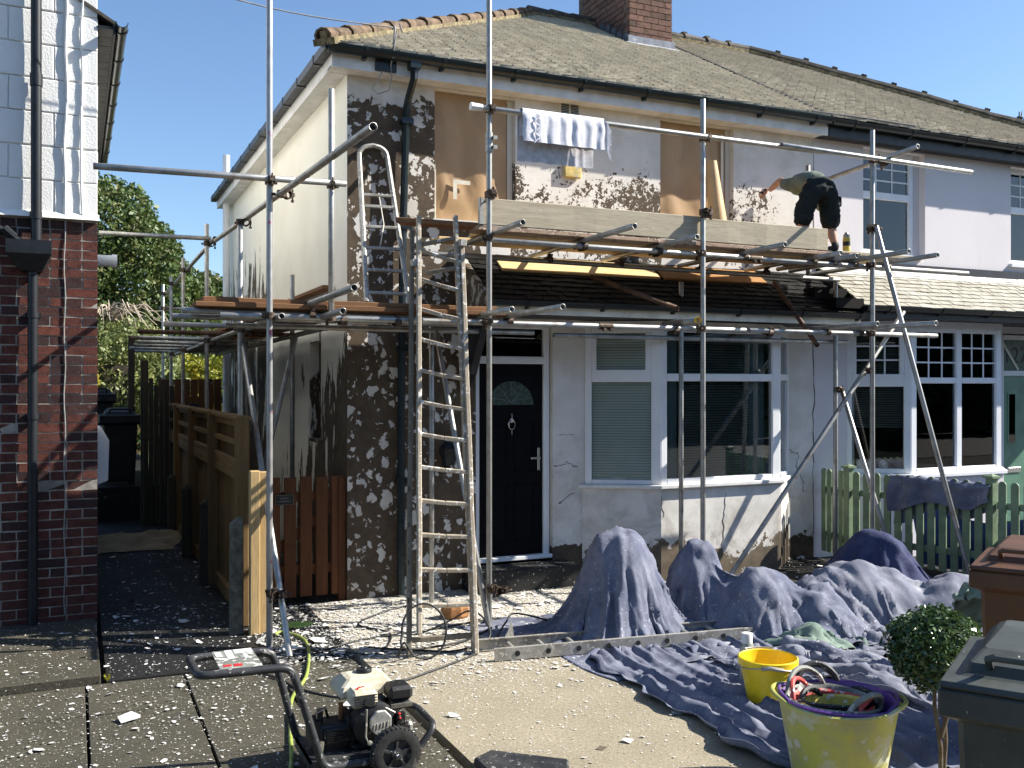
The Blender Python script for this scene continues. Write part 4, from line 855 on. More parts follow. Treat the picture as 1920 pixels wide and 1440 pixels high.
# couplers
for p in (1, 2, 3, 4):
    x, y = ST[p]
    for z, f in ((2.53, '+y'), (3.235, '+y'), (4.31, '-y')):
        if p > 1 or z == 2.53: coup((x, y, z), f)
coup((1.357, 7.45, 3.56), '-y'); coup((1.84, 7.47, 3.575), '-y'); coup((1.84, 7.47, 2.53), '+y'); coup((1.44, 7.4, 3.46), '+x')
for y, z in ((8.9, 3.47), (11.3, 3.60), (13.9, 3.585), (15.7, 3.57), (17.2, 3.55), (8.9, 2.5), (11.3, 2.5), (13.9, 2.48), (15.7, 2.48), (17.2, 3.3)): coup((1.36, y, z), '+x')
for (x, y, z) in ((1.357, 7.42, .42), (3.17, 7.38, .30)):
    coup((x, y, z), '-y', .2); coup((x+.07, y-.1, z), '-x')
coup((7.47, 7.42, 3.60), '-x'); coup((7.47, 7.42, 3.62), '+y'); coup((7.47, 7.47, 2.15), '+y'); coup((7.67, 8.17, 1.95), '-y'); coup((7.62, 7.42, 4.30), '+y'); coup((5.363, 7.45, 3.62), '-y'); coup((3.17, 7.40, 3.60), '-y')
for x, z in ((4.13, 3.24), (4.92, 3.24), (5.9, 3.24), (6.75, 3.24), (7.02, 3.24), (7.29, 3.24), (7.74, 3.24), (3.40, 2.55), (6.93, 2.54), (7.37, 2.54), (1.7, 2.55), (1.95, 2.51), (2.4, 2.51), (5.1, 2.51), (6.2, 2.51)): coup((x, 7.515, z), '+y', R(90))
for x in (4.14, 4.93, 5.9, 6.74): coup((x, 8.22, 3.2), '+y', R(90))
# joint sleeves
for p, d in (((4.35, 7.515, 2.53), 'x'), ((6.02, 7.515, 3.23), 'x')):
    mb = MB().tube([Vector(p)-Vector((.07, 0, 0)), Vector(p)+Vector((.07, 0, 0))], .031, 12)
    for s_ in (-.035, .035): mb.tube([(p[0]+s_, p[1]-.02, p[2]-.03), (p[0]+s_, p[1]-.055, p[2]-.03)], .016, 6)
    mb.build('joint_sleeve', M['coupler'], SC)
MB().tube([(3.17, 7.42, 3.96), (3.17, 7.42, 4.12)], .031, 12).box(3.19, 3.225, 7.37, 7.40, 3.98, 4.01).box(3.19, 3.225, 7.37, 7.40, 4.06, 4.09).build('joint_sleeve', M['galv'], SC)
# toe boards clipped to the uprights
def board(name, mat, parent, x0, x1, y0, y1, z0, z1, warp=0, lab=None):
    n = 10; mb = MB(); rr = random.Random(int(x0*91+y0*37))
    sec = []
    for i in range(n+1):
        x = x0+(x1-x0)*i/n; w = warp*math.sin(math.pi*i/n); e = rr.gauss(0, .0015)
        sec += [(x, y0+e, z0+w), (x, y1+e, z0+w), (x, y1+e, z1+w+e), (x, y0+e, z1+w+e)]
    f = [(i*4+j, i*4+(j+1) % 4, i*4+4+(j+1) % 4, i*4+4+j) for i in range(n) for j in range(4)]+[(0, 1, 2, 3), (n*4, n*4+3, n*4+2, n*4+1)]
    return mb.add(sec, f).build(name, M[mat], parent, bevel=.005, label=lab)
t1 = board('toe_board', 'board_grey', SC, 3.12, 5.36, 7.485, 7.525, 3.36, 3.585); t2 = board('toe_board', 'board_grey', SC, 5.365, 6.92, 7.488, 7.528, 3.355, 3.575)
for x in (3.12,): MB().box(x-.006, x+.03, 7.481, 7.53, 3.36, 3.585).build('end_band', M['galv'], t1)
coup((3.17, 7.43, 3.60), '-y'); coup((5.363, 7.43, 3.59), '-y')
# loose boards lying on the tubes
def plank(label, group, mat, x0, x1, y0, y1, z0, warp=0, axis='x', t=.038):
    o = board('scaffold_board', mat, None, x0, x1, y0, y1, z0, z0+t, warp); return tag(o, label, 'scaffold board', group)
gu, gl, gs = 'boards of the upper front platform', 'boards of the lower front platform', 'boards of the side platform'
plank('rough edged scaffold board under the front toe board of the upper platform', gu, 'osb', 3.10, 7.35, 7.49, 7.71, 3.312)
plank('brown scaffold board lying second from the outer edge of the upper platform', gu, 'board_new', 3.2, 7.5, 7.72, 7.94, 3.311, .004); plank('brown scaffold board lying third from the outer edge of the upper platform', gu, 'board_new', 3.3, 7.4, 7.95, 8.17, 3.312); plank('innermost brown scaffold board of the upper platform, nearest the wall', gu, 'board_new', 3.0, 7.5, 8.18, 8.38, 3.312)
def roof_board(label, x0, x1, mat):
    o = MB().prism([Vector((0, 8.46, 3.085)), Vector((0, 8.70, 3.25)), Vector((0, 8.68, 3.28)), Vector((0, 8.44, 3.115))], (x0, 0, 0), (x1, 0, 0)).build('scaffold_board', M[mat], None, bevel=.004); tag(o, label, 'scaffold board', gu)
roof_board('sunlit honey coloured board lying along the wall on top of the dark pent roof', 3.75, 5.55, 'board_new'); roof_board('second board on the dark pent roof, towards the worker, coloured as if shaded', 5.6, 6.95, 'board_shaded')
plank('short scaffold board sticking out past the right hand end of the upper platform', gu, 'board_grey', 7.0, 8.25, 7.62, 7.86, 3.352); plank('short pale scaffold board overlapping the right end of the upper platform', gu, 'board_new', 7.1, 8.2, 7.88, 8.1, 3.352)
plank('brown scaffold board at the outer edge of the lower front platform', gl, 'board_brown', .82, 3.45, 7.50, 7.72, 2.592); plank('second brown board of the lower front platform, stacked on the outer edge', gl, 'board_brown', .88, 3.3, 7.54, 7.76, 2.632)
plank('third board from the outer edge of the lower front platform', gl, 'board_brown', .86, 3.3, 7.77, 7.99, 2.594); plank('innermost brown board of the lower front platform', gl, 'board_brown', .84, 3.35, 8.0, 8.22, 2.593)
def plank_y(label, x0, x1, y0, y1, z0):
    o = MB().box(x0, x1, y0, y1, z0, z0+.038).build('scaffold_board', M['board_brown'], None, bevel=.005); tag(o, label, 'scaffold board', gs)
for k in range(3): plank_y(('outer', 'middle', 'inner')[k]+' brown board of the nearer half of the side platform', 1.46+.235*k, 1.68+.235*k, 8.35, 12.2, 2.592)
for k in range(3): plank_y(('outer', 'middle', 'inner')[k]+' brown board of the far half of the side platform', 1.46+.235*k, 1.68+.235*k, 12.25, 16.2, 2.58)
plank_y('weathered board laid along the side wall above the platform', 2.18, 2.29, 9.2, 13.4, 2.93)
mb = MB().beam((2.55, 7.98, 3.42), (3.2, 7.62, 3.36), .2, .04); tag(mb.build('scaffold_board', M['board_brown'], None, bevel=.004), 'short splintered board sloping under the left end of the toe board', 'scaffold board', gu)

# ------------------------------------------------------------------ ladders
def ladder_wood():
    L = thing('ladder', 'paint spattered timber extension ladder leaning up past the scaffold', 'ladder', (2.45, 6.73, 0))
    bl, br, tl, tr = Vector((2.235, 6.70, 0)), Vector((2.725, 6.63, 0)), Vector((2.575, 7.64, 3.34)), Vector((2.915, 7.52, 3.42))
    def stile(a, b_, t0, t1, off, mat, w=.034, d=.062):
        p, q = a.lerp(b_, t0)+off, a.lerp(b_, t1)+off; mb = MB(); n = 9; ax = (q-p).normalized(); side = (br-bl).normalized(); dep = ax.cross(side)
        sec = []
        for i in range(n+1):
            c = p.lerp(q, i/n); j = random.gauss(0, .0018)
            sec += [c+side*(sx*w/2+j)+dep*(sy*d/2) for sx, sy in ((-1, -1), (1, -1), (1, 1), (-1, 1))]
        mb.add(sec, [(i*4+j, i*4+(j+1) % 4, i*4+4+(j+1) % 4, i*4+4+j) for i in range(n) for j in range(4)]+[(0, 1, 2, 3), (n*4, n*4+3, n*4+2, n*4+1)])
        return mb.build('stile', M[mat], L, bevel=.006)
    front, back = Vector((0, -.035, 0)), Vector((0, .035, 0))
    stile(bl, tl, 0, .985, Vector((0, .03, 0)), 'ladder_grey'); stile(br, tr, 0, 1.0, Vector((0, .03, 0)), 'ladder_wood')
    sl = bl.lerp(tl, 0)+Vector((.055, -.04, 0)); sl2 = tl+Vector((.035, -.04, 0)); sr = br+Vector((-.012, -.035, 0)); sr2 = tr+Vector((.03, -.04, -.2))
    stile(sl, sl2, .05, 1.02, Vector(), 'ladder_wood'); stile(sr, sr2, .0, .98, Vector(), 'ladder_wood', .036)
    n = 13
    for i in range(n):
        t = .035+.075*i; a, b_ = bl.lerp(tl, t), br.lerp(tr, t)
        if t > .98: break
        if i == 0: MB().beam(a+Vector((0, .03, 0)), b_+Vector((0, .03, 0)), .034, .04).build('rung', M['ladder_grey'], L, bevel=.006); continue
        a2, b2_ = sl.lerp(sl2, t), sr.lerp(sr2, t); sag = -.006
        mb = MB(); m_ = a2.lerp(b2_, .5)+Vector((0, 0, sag)); mb.beam(a2, m_, .042, .032).beam(m_, b2_, .042, .032); mb.build('rung', M['ladder_wood'], L, bevel=.006)
        if i in (11, 12): MB().beam(a+Vector((0, .03, .03)), b_+Vector((0, .03, .03)), .04, .034).build('rung', M['ladder_grey'], L, bevel=.006)
    for t in (.12, .2, .28, .36): 
        c = bl.lerp(tl, t)+Vector((-.018, .0, 0)); MB().box(c.x-.004, c.x, c.y-.012, c.y+.012, c.z-.016, c.z+.016).build('stile_bracket', M['iron'], L)
    c = bl.lerp(tl, .90); MB().box(c.x-.02, c.x+.07, c.y-.05, c.y+.03, c.z-.03, c.z+.03).build('stile_bracket', M['alu'], L, bevel=.006)
    c = br.lerp(tr, .93); MB().box(c.x+.0, c.x+.06, c.y-.06, c.y+.0, c.z-.03, c.z+.03).build('stile_bracket', M['alu'], L, bevel=.006)
ladder_wood()
def ladder_alu():
    L = thing('ladder', 'tapering aluminium ladder with a rounded top standing on the lower platform', 'ladder', (2.33, 7.60, 2.67))
    a, b_, c, d = Vector((2.165, 7.60, 2.672)), Vector((2.53, 7.60, 2.672)), Vector((2.41, 8.72, 4.15)), Vector((2.68, 8.72, 4.16))
    top = [c+(d-c)*t+Vector((0, .005, .09*math.sin(math.pi*t)**.5)) for t in (.04, .12, .25, .5, .75, .88, .96)]
    MB().tube([a, a.lerp(c, .5), c]+top+[d, b_.lerp(d, .5), b_], .023, 8).build('side_rail', M['alu'], L, smooth=True)
    a2, b2_, c2, d2 = [q+Vector((0, .14, -.02)) for q in (a, b_, a.lerp(c, .62), b_.lerp(d, .62))]
    for p, q in ((a2+Vector((.04, 0, 0)), c2+Vector((.03, 0, 0))),): MB().beam(p+Vector((0, 0, .03)), q, .02, .05, (0, 1, 0)).build('rear_rail', M['alu'], L)
    for t in (.06, .2, .34, .48, .62, .70): MB().beam(a.lerp(c, t), b_.lerp(d, t), .04, .026).build('rung', M['alu'], L, bevel=.004)
    MB().tube([a.lerp(c, .72)+(b_-a)*.45, a.lerp(c, .5)+(b_-a)*.5+Vector((0, -.03, 0)), a.lerp(c, .36)+(b_-a)*.38+Vector((0, -.03, 0))], .005, 5).build('tie_string', M['pale_strip'], L)
ladder_alu()
def ladder_flat():
    L = thing('ladder', 'aluminium ladder lying flat on the drive in front of the dust sheets', 'ladder', (3.9, 6.35, 0))
    p0, p1 = Vector((2.76, 6.36, .05)), Vector((4.80, 6.02, .07)); side = Vector((.165, .98, 0))*.30
    d = (p1-p0).normalized()
    rails = []
    for s_ in (0, 1):
        a, b_ = p0+side*s_-d*(.06*s_), p1+side*s_+d*.32*s_
        mb = MB().beam(a, b_, .012, .088); n_ = side.normalized()*(.012 if s_ == 0 else -.012)
        mb.beam(a+n_+Vector((0, 0, .041)), b_+n_+Vector((0, 0, .041)), .03, .006).beam(a+n_-Vector((0, 0, .041)), b_+n_-Vector((0, 0, .041)), .03, .006); rails.append(mb.build('side_rail', M['alu'], L))
    for i in range(9):
        c = p0+d*(.17+.235*i); MB().tube([c-side*.02, c+side*1.0], .017, 8).build('rung', M['alu'], L, smooth=True)
        mb = MB(); t = c-side*.026; ring = [t+d*(.021*math.cos(a))+Vector((0, 0, .021*math.sin(a))) for a in [6.283*k/9 for k in range(9)]]
        mb.prism(ring, (0, 0, 0), -side*.006); mb.build('rung_end', M['dark'], L)
    c = p0+d*.17+side; MB().add([c+Vector((-.02, .0, .04)), c+Vector((.06, 0, .04)), c+Vector((.05, 0, .10)), c+Vector((.035, 0, .17)), c+Vector((.01, 0, .09))], [(0, 1, 2, 3, 4)]).build('stay', M['alu'], L)
ladder_flat()

# ------------------------------------------------------------------ fences, gates
FX = 1.30
F = thing('fence', 'tan trellis topped timber fence running back beside the path', 'fence', (FX, 12.5, 0))
for k in range(6):
    y = 8.20+1.825*k; h = 1.74
    MB().box(FX-.085, FX+.015, y-.05, y+.05, 0, h).build('post', M['fence'], F, bevel=.006)
    if k == 5: break
    a, b_ = y+.052, y+1.773
    pn = MB().box(FX-.06, FX+.05, a, b_, 1.70, 1.735).build('panel_frame', M['fence_rail'], F, bevel=.004)
    for z, h_ in ((1.64, .058), (1.475, .045), (1.30, .05), (1.175, .12)): box('trellis_rail', M['fence_rail'], pn, FX-.03, FX+.012, a, b_, z, z+h_, bevel=.003)
    box('kick_rail', M['fence_rail'], pn, FX-.028, FX+.03, a, b_, .02, .14)
    me = MB().box(-.012, .004, -.052, .052, 0, 1.05).mesh('board', M['fence']); mt = MB().box(0, .012, -.020, .020, 0, .40).mesh('slat', M['fence'])
    for i in range(17): piece('board', me, pn, (FX+.035, a+.05+(b_-a-.1)*i/16, .14), Quaternion((1, 0, 0, .07)))
    for i in range(27): piece('slat', mt, pn, (FX+.030, a+.03+(b_-a-.06)*i/26, 1.285))
MB().box(FX-.02, FX+.06, 7.86, 7.94, -.02, 1.31).build('post', M['fence_new'], F, bevel=.006, label='pale new post bolted to the front of the fence')
MB().box(FX+.063, FX+.14, 7.88, 7.95, -.02, 1.30).build('post', M['fence_new'], F, bevel=.006, label='second pale new post')
for y, h in ((7.93, .93), (10.0, .86), (11.75, .84), (13.6, .8)):
    MB().box(FX-.16, FX-.06, y, y+.1, -.02, h-.05).add([(FX-.16, y, h-.05), (FX-.06, y, h-.05), (FX-.06, y+.1, h-.05), (FX-.16, y+.1, h-.05), (FX-.10, y+.03, h), (FX-.06, y+.03, h), (FX-.06, y+.1, h), (FX-.1, y+.1, h)], [(0, 1, 5, 4), (1, 2, 6, 5), (2, 3, 7, 6), (3, 0, 4, 7), (4, 5, 6, 7)]).build('concrete_spur' if y < 8 else 'spur', M['concrete_post' if y < 8 else 'fence_old'], F, bevel=.008)
G = thing('picket_gate', 'low red brown picket gate with a small black plaque beside the house corner', 'gate', (1.85, 8.82, 0))
for i in range(6):
    x = 1.50+.145*i; MB().box(x-.055, x+.055, 8.80, 8.822, .06, 1.16+random.gauss(0, .004)).build('pale', M['gate'], G, bevel=.004)
for z in (.26, .93): box('rail', M['gate'], G, 1.44, 2.29, 8.824, 8.86, z, z+.09)
MB().beam((1.46, 8.85, .33), (2.25, 8.85, .92), .03, .08).build('brace', M['gate'], G)
sg_ = MB().box(1.655, 1.815, 8.785, 8.797, .915, 1.0).build('plaque', M['print_black'], G)
MB().box(1.652, 1.818, 8.783, 8.7865, .912, .917).box(1.652, 1.818, 8.783, 8.7865, .998, 1.003).box(1.652, 1.657, 8.783, 8.7865, .912, 1.003).box(1.813, 1.818, 8.783, 8.7865, .912, 1.003).build('plaque_border', M['concrete_post'], sg_)
mb = MB()
for z, n in ((.972, 8), (.944, 13)):
    for i in range(n): mb.box(1.735+(i-n/2)*.0095, 1.735+(i-n/2)*.0095+.006, 8.7835, 8.7849, z-.008, z+.008-(.004 if i % 3 == 1 else 0))
mb.build('faint_lettering', M['print_grey'], sg_)
box('gate_post', M['gate'], G, 2.235, 2.30, 8.79, 8.86, 0, 1.14)
G2 = thing('garden_gate', 'tall red brown boarded gate with dark oval plaque, end of side yard', 'gate', (1.82, 17.0, 0))
for i in range(8): x = 1.33+.128*i; MB().box(x-.06, x+.061, 17.0, 17.02, .05, 2.10).build('board', M['gate'], G2, bevel=.003)
MB().lathe([(0, -.012), (.10, -.01), (.115, 0), (.115, .004)], (1.83, 16.99, 1.62), 20, 'y', 1, .62).build('plaque', M['iron'], G2, smooth=True)
box('rail', M['gate'], G2, 1.27, 2.32, 17.021, 17.05, .4, .5); box('rail', M['gate'], G2, 1.27, 2.32, 17.021, 17.05, 1.7, 1.8)
G3 = thing('fence', 'old grey board fence closing the far end of the path', 'fence', (1.0, 15.0, 0))
for i in range(6): MB().box(.92+.075*i-.03, .92+.075*i+.03, 14.55+.05*i, 14.60+.05*i, 0, 2.05+.06*math.sin(i*2.2)).build('board', M['fence_old'], G3, bevel=.004)
box('post', M['fence_old'], G3, .86, .96, 14.62, 14.72, 0, 2.35); box('post', M['fence_old'], G3, .74, .83, 15.6, 15.7, .5, 2.75)
for i in range(10): MB().box(-.1+.1*i-.046, -.1+.1*i+.046, 18.0, 18.02, .5, 2.35).build('board', M['fence_old'], G3)
G4 = thing('fence', 'weathered panel fence beyond the back garden', 'fence', (4, 30, 0))
for i in range(26): MB().box(.2+.3*i, .2+.3*i+.29, 30, 30.03, 0, 3.25).build('board', M['fence'], G4)
# sage green picket fence between the front gardens
PF = thing('picket_fence', 'sage green picket fence with round topped pales and capped posts', 'fence', (8.15, 7.2, 0))
pl = MB(); w = .038; prof = [(-w, 0), (w, 0), (w, .93)]+[(w*math.cos(a), .93+w*math.sin(a)) for a in [math.pi*i/8 for i in range(1, 8)]]+[(-w, .93)]
pl.prism([Vector((0, a, z)) for a, z in prof], (-.009, 0, 0), (.009, 0, 0)); plm = pl.mesh('pale', M['green'])
def run(a, b_, n, gap0=.5):
    a, b_ = Vector((*a, 0)), Vector((*b_, 0)); d = b_-a; ang = math.atan2(-d.x, d.y) if False else math.atan2(d.y, d.x)-math.pi/2; q = Quaternion((0, 0, 1), ang); nrm = Vector((-d.y, d.x, 0)).normalized()
    if nrm.x > 0: nrm = -nrm
    for i in range(n): piece('pale', plm, PF, a+d*((i+gap0)/n)+Vector((0, 0, .07))+nrm*.028, q, (1, 1, 1+random.gauss(0, .006)))
    for z in (.28, .80): MB().beam(a+Vector((0, 0, z)), b_+Vector((0, 0, z)), .032, .07).build('rail', M['green'], PF, bevel=.004)
def post(x, y, h=1.07):
    p_ = MB().box(x-.042, x+.042, y-.042, y+.042, 0, h).build('post', M['green'], PF, bevel=.005)
    MB().box(x-.06, x+.06, y-.06, y+.06, h, h+.022).add([(x-.05, y-.05, h+.022), (x+.05, y-.05, h+.022), (x+.05, y+.05, h+.022), (x-.05, y+.05, h+.022), (x, y, h+.045)], [(0, 1, 4), (1, 2, 4), (2, 3, 4), (3, 0, 4)]).build('post_cap', M['green'], p_)
run((7.98, 8.72), (7.93, 8.30), 4); post(7.92, 8.25); run((7.93, 8.20), (8.33, 6.80), 12); post(8.35, 6.75); run((8.37, 6.70), (8.75, 5.3), 12); post(8.77, 5.25)
# ------------------------------------------------------------------ draped dust sheets (small position based cloth solver)
def drape(p, ru, rv, h, steps=110, it=5, fr=.55, g=.0016, bend=.12, seed=0):
    rs = np.random.RandomState(seed); q = p.copy()
    def con(a, b_, rest, k):
        d = b_-a; l = np.sqrt((d*d).sum(-1, keepdims=True))+1e-9; c = d*((l-rest)/l*.5*k); a += c; b_ -= c
    def sl(ax, st, step_, par): 
        n = p.shape[ax]; i = np.arange(par, n-step_, 2*step_ if step_ > 1 else 2); return i
    for s_ in range(steps):
        v = (p-q)*.97; q = p.copy(); p = p+v; p[..., 2] -= g
        for _ in range(it):
            for par in (0, 1):
                n = (p.shape[0]-par)//2; con(p[par:par+2*n:2], p[par+1:par+2*n:2], ru, 1)
                n = (p.shape[1]-par)//2; con(p[:, par:par+2*n:2], p[:, par+1:par+2*n:2], rv, 1)
            dg = math.hypot(ru, rv)
            for par in (0, 1):
                n = (p.shape[0]-par)//2; A = p[par:par+2*n:2]; Bq = p[par+1:par+2*n:2]
                con(A[:, :-1], Bq[:, 1:], dg, .3); con(A[:, 1:], Bq[:, :-1], dg, .3)
            for par in range(3):
                n = (p.shape[0]-par-2)//4*4
                con(p[par:par+n:4], p[par+2:par+2+n:4], 2*ru, bend); n = (p.shape[1]-par-2)//4*4; con(p[:, par:par+n:4], p[:, par+2:par+2+n:4], 2*rv, bend)
            hz = h(p[..., 0], p[..., 1])+.006; m = p[..., 2] < hz
            p[..., 2] = np.where(m, hz, p[..., 2]); f = np.where(m, fr, 0)[..., None]
            p[..., :2] = p[..., :2]-(p[..., :2]-q[..., :2])*f*.5
    return p
def bumps(*bs):
    def h(x, y):
        z = x*0-.0
        for (cx, cy, rx, ry, hh, pw, an) in bs:
            c, s_ = math.cos(an), math.sin(an); u = ((x-cx)*c+(y-cy)*s_)/rx; w = (-(x-cx)*s_+(y-cy)*c)/ry
            z = np.maximum(z, hh*np.exp(-(np.sqrt(u*u+w*w)+1e-9)**pw))
        return z
    return h
def normals(p):
    n = np.cross(np.gradient(p, axis=0), np.gradient(p, axis=1)); n /= np.linalg.norm(n, axis=-1, keepdims=True)+1e-9
    return n*np.where(n[..., 2:3].mean() < 0, -1, 1)
def vor(p, cell, sq, seed):
    """distance to scattered points: flat facets that meet in sharp creases"""
    rs = np.random.RandomState(seed); q = p.reshape(-1, 3)*np.array(sq)/cell; q = q+.22*np.sin(q[:, [1, 2, 0]]*2.3+seed); lo, hi = q.min(0)-.5, q.max(0)+.5
    K = int(max(8, np.prod(np.maximum(hi-lo, .8))*1.1)); K = min(K, 900); pts = lo+(hi-lo)*rs.rand(K, 3); d = np.full(len(q), 1e9)
    for k in pts: d = np.minimum(d, ((q-k)**2).sum(1))
    d = np.sqrt(d); return ((d-d.mean())/(d.std()+1e-6)).reshape(p.shape[:2])
def crumple(p, layers, seed, floor=.004):
    for i, (cell, amp, sq) in enumerate(layers):
        d = vor(p, cell, sq, seed+i); k = np.clip(p[..., 2]/.03, .45, 1); p = p+normals(p)*(d*amp*k)[..., None]
        p[..., 2] = np.maximum(p[..., 2], floor)
    return p
def creases(p, res, n, seed, focus=(), amp=.016, wid=.034, length=.5):
    """straight sharp folds laid across the cloth in its own coordinates"""
    rs = np.random.RandomState(seed); nu, nv = p.shape[:2]; U, V = np.meshgrid(np.arange(nu)*res, np.arange(nv)*res, indexing='ij'); f = np.zeros((nu, nv)); tops = []
    for (fx, fy) in focus: k = np.argmin((p[..., 0]-fx)**2+(p[..., 1]-fy)**2); tops.append((U.flat[k], V.flat[k]))
    for i in range(n):
        cu, cv = rs.rand()*nu*res, rs.rand()*nv*res; a = rs.rand()*6.283
        if tops and rs.rand() < .75:
            t = min(tops, key=lambda q: (q[0]-cu)**2+(q[1]-cv)**2); a = math.atan2(cv-t[1], cu-t[0])+rs.normal(0, .22)
        L = length*(.5+rs.rand()); w = wid*(.5+rs.rand()*1.2); A = amp*(.4+rs.rand()*1.1)*(1 if rs.rand() < .7 else -.8)
        s_ = (U-cu)*math.cos(a)+(V-cv)*math.sin(a); t_ = -(U-cu)*math.sin(a)+(V-cv)*math.cos(a)+rs.normal(0, .5)*s_*s_
        side = np.where(t_ > 0, w*.45, w*1.6)
        f += A*np.clip(1-np.abs(t_)/side, 0, 1)*np.clip(1-np.abs(s_)/L, 0, 1)**.6
    p = p+normals(p)*f[..., None]; p[..., 2] = np.maximum(p[..., 2], .004); return p
def finish(p, label, mat, group, sub=1):
    for _ in range(sub): p[1:-1, 1:-1] = p[1:-1, 1:-1]*.6+.1*(p[2:, 1:-1]+p[:-2, 1:-1]+p[1:-1, 2:]+p[1:-1, :-2])
    nu, nv = p.shape[:2]
    mb = MB().add(p.reshape(-1, 3).tolist(), [(i*nv+j, (i+1)*nv+j, (i+1)*nv+j+1, i*nv+j+1) for i in range(nu-1) for j in range(nv-1)])
    o = mb.build('dust_sheet', M[mat], None, smooth=True, angle=0); m = o.modifiers.new('hem', 'SOLIDIFY'); m.thickness = .003
    return tag(o, label, 'dust sheet', group)
SG = 'dust sheets spread over the garden'
def sheet(label, mat, cx, cy, w, d, ang, res, h, exu=.0, exv=.0, z0=None, seed=1, group=SG, noise_=.02, warp=None, layers=(), pleat=None, ncr=0, focus=(), cramp=.016, **k):
    nu, nv = int(w/res)+1, int(d/res)+1; rs = np.random.RandomState(seed)
    u, v = np.meshgrid(np.linspace(-w/2, w/2, nu), np.linspace(-d/2, d/2, nv), indexing='ij'); c, s_ = math.cos(ang), math.sin(ang)
    if warp: u, v = warp(u, v)
    x, y = cx+u*c-v*s_, cy+u*s_+v*c; nz = np.zeros_like(x)
    for _ in range(14):
        a, b_, ph = rs.normal(0, 5, 3); nz += np.sin(a*u+b_*v*1.0+ph*3)*.35
    z = h(x, y)+.03+(nz*noise_) if z0 is None else np.full_like(x, z0)+nz*noise_
    p = np.stack([x, y, np.maximum(z, h(x, y)+.01)], -1); p[..., :2] += rs.normal(0, .002, p[..., :2].shape)
    p = drape(p, w/(nu-1)*(1+exu), d/(nv-1)*(1+exv), h, **k)
    if pleat:
        for (px, py, n, amp, z1) in pleat:   # hanging pleats below a rounded top
            th = np.arctan2(p[..., 1]-py, p[..., 0]-px); r = np.hypot(p[..., 0]-px, p[..., 1]-py); kk = np.clip((z1-p[..., 2])/(z1*.8), 0, 1)*np.clip((r-.1)/.2, 0, 1)*np.clip((.95-r)/.25, 0, 1)
            ph = th*n+.9*np.sin(th*3+seed)+.5*np.sin(th*7+1)+.8*(1-kk); s1 = 1-np.abs(np.sin(ph*.5)); s2 = 1-np.abs(np.sin(ph*.83+2)); f = (s1**1.5*.65+s2**2*.5-.42)*amp*kk
            p = p+normals(p)*f[..., None]; p[..., 2] = np.maximum(p[..., 2], .004)
    p = crumple(p, layers, seed*7)
    if ncr: p = creases(p, res, ncr, seed+100, focus, cramp)
    return finish(p, label, mat, group)
def lumpy(h, amp, f, seed):
    rs = np.random.RandomState(seed); K = rs.normal(0, f, (9, 2)); ph = rs.rand(9)*6.3
    def g(x, y):
        z = h(x, y); n = sum(np.abs(np.sin(k[0]*x+k[1]*y+p)) for k, p in zip(K, ph))/9.0-.6
        return z+np.minimum(1, z*6)*n*amp
    return g
m1 = (4.02, 6.72, .36, .36, .79, 3.6, 0); m2 = (4.84, 6.80, .24, .26, .65, 3.6, 0); m3 = (5.12, 6.28, .36, .28, .50, 3.2, .3); m4 = (6.1, 6.25, .75, .32, .46, 2.6, -.15); m5 = (7.0, 6.95, .30, .45, .60, 2.4, .5); m6 = (6.9, 6.0, .5, .3, .30, 2.5, 0); m3b = (5.5, 6.05, .25, .28, .30, 3, 0)
sheet('faded blue dust sheet hung like a cone over a tall round bush', 'sheet', 4.03, 6.72, 2.0, 1.95, .25, .0205, lumpy(bumps(m1), .10, 7, 1), seed=2, z0=.95, steps=110, it=5, fr=.35, noise_=.03, bend=.006, exu=.04, exv=.04, pleat=[(4.02, 6.72, 19, .070, .80)], layers=[(.20, .004, (1, 1, .22))], ncr=80, focus=[(4.02, 6.72)], cramp=.024)
L2 = [(.34, .018, (1, 1, .5)), (.15, .004, (1, 1, .6))]
sheet('darker blue dust sheet bundled over two lumps behind the flat ladder', 'sheet', 5.12, 6.45, 2.1, 1.8, .2, .022, lumpy(bumps(m2, m3, m3b), .10, 8, 2), seed=5, z0=.8, steps=100, fr=.3, noise_=.04, exu=.10, exv=.10, bend=.006, pleat=[(4.84, 6.80, 17, .055, .64), (5.12, 6.28, 15, .04, .52)], layers=L2, ncr=75, focus=[(4.84, 6.8), (5.12, 6.28), (5.5, 6.05)], cramp=.030)
sheet('pale grey blue dust sheet over a long low mound beside the green fence', 'sheet_grey', 6.25, 6.1, 2.7, 1.75, -.12, .025, lumpy(bumps(m4, m6), .12, 6, 3), seed=8, z0=.7, steps=100, fr=.35, noise_=.04, exu=.08, exv=.10, bend=.006, pleat=[(6.0, 6.3, 21, .045, .52)], layers=L2, ncr=80, focus=[(5.8, 6.35), (6.4, 6.2), (6.9, 6.0)], cramp=.030)
sheet('navy dust sheet over a hump at the foot of the green picket fence', 'sheet_navy', 7.0, 6.95, 1.5, 1.5, .5, .030, lumpy(bumps(m5), .12, 7, 4), seed=11, z0=.75, steps=100, fr=.4, noise_=.03, exu=.05, exv=.05, bend=.01, layers=L2[1:], ncr=60, focus=[(7.0, 6.95)])
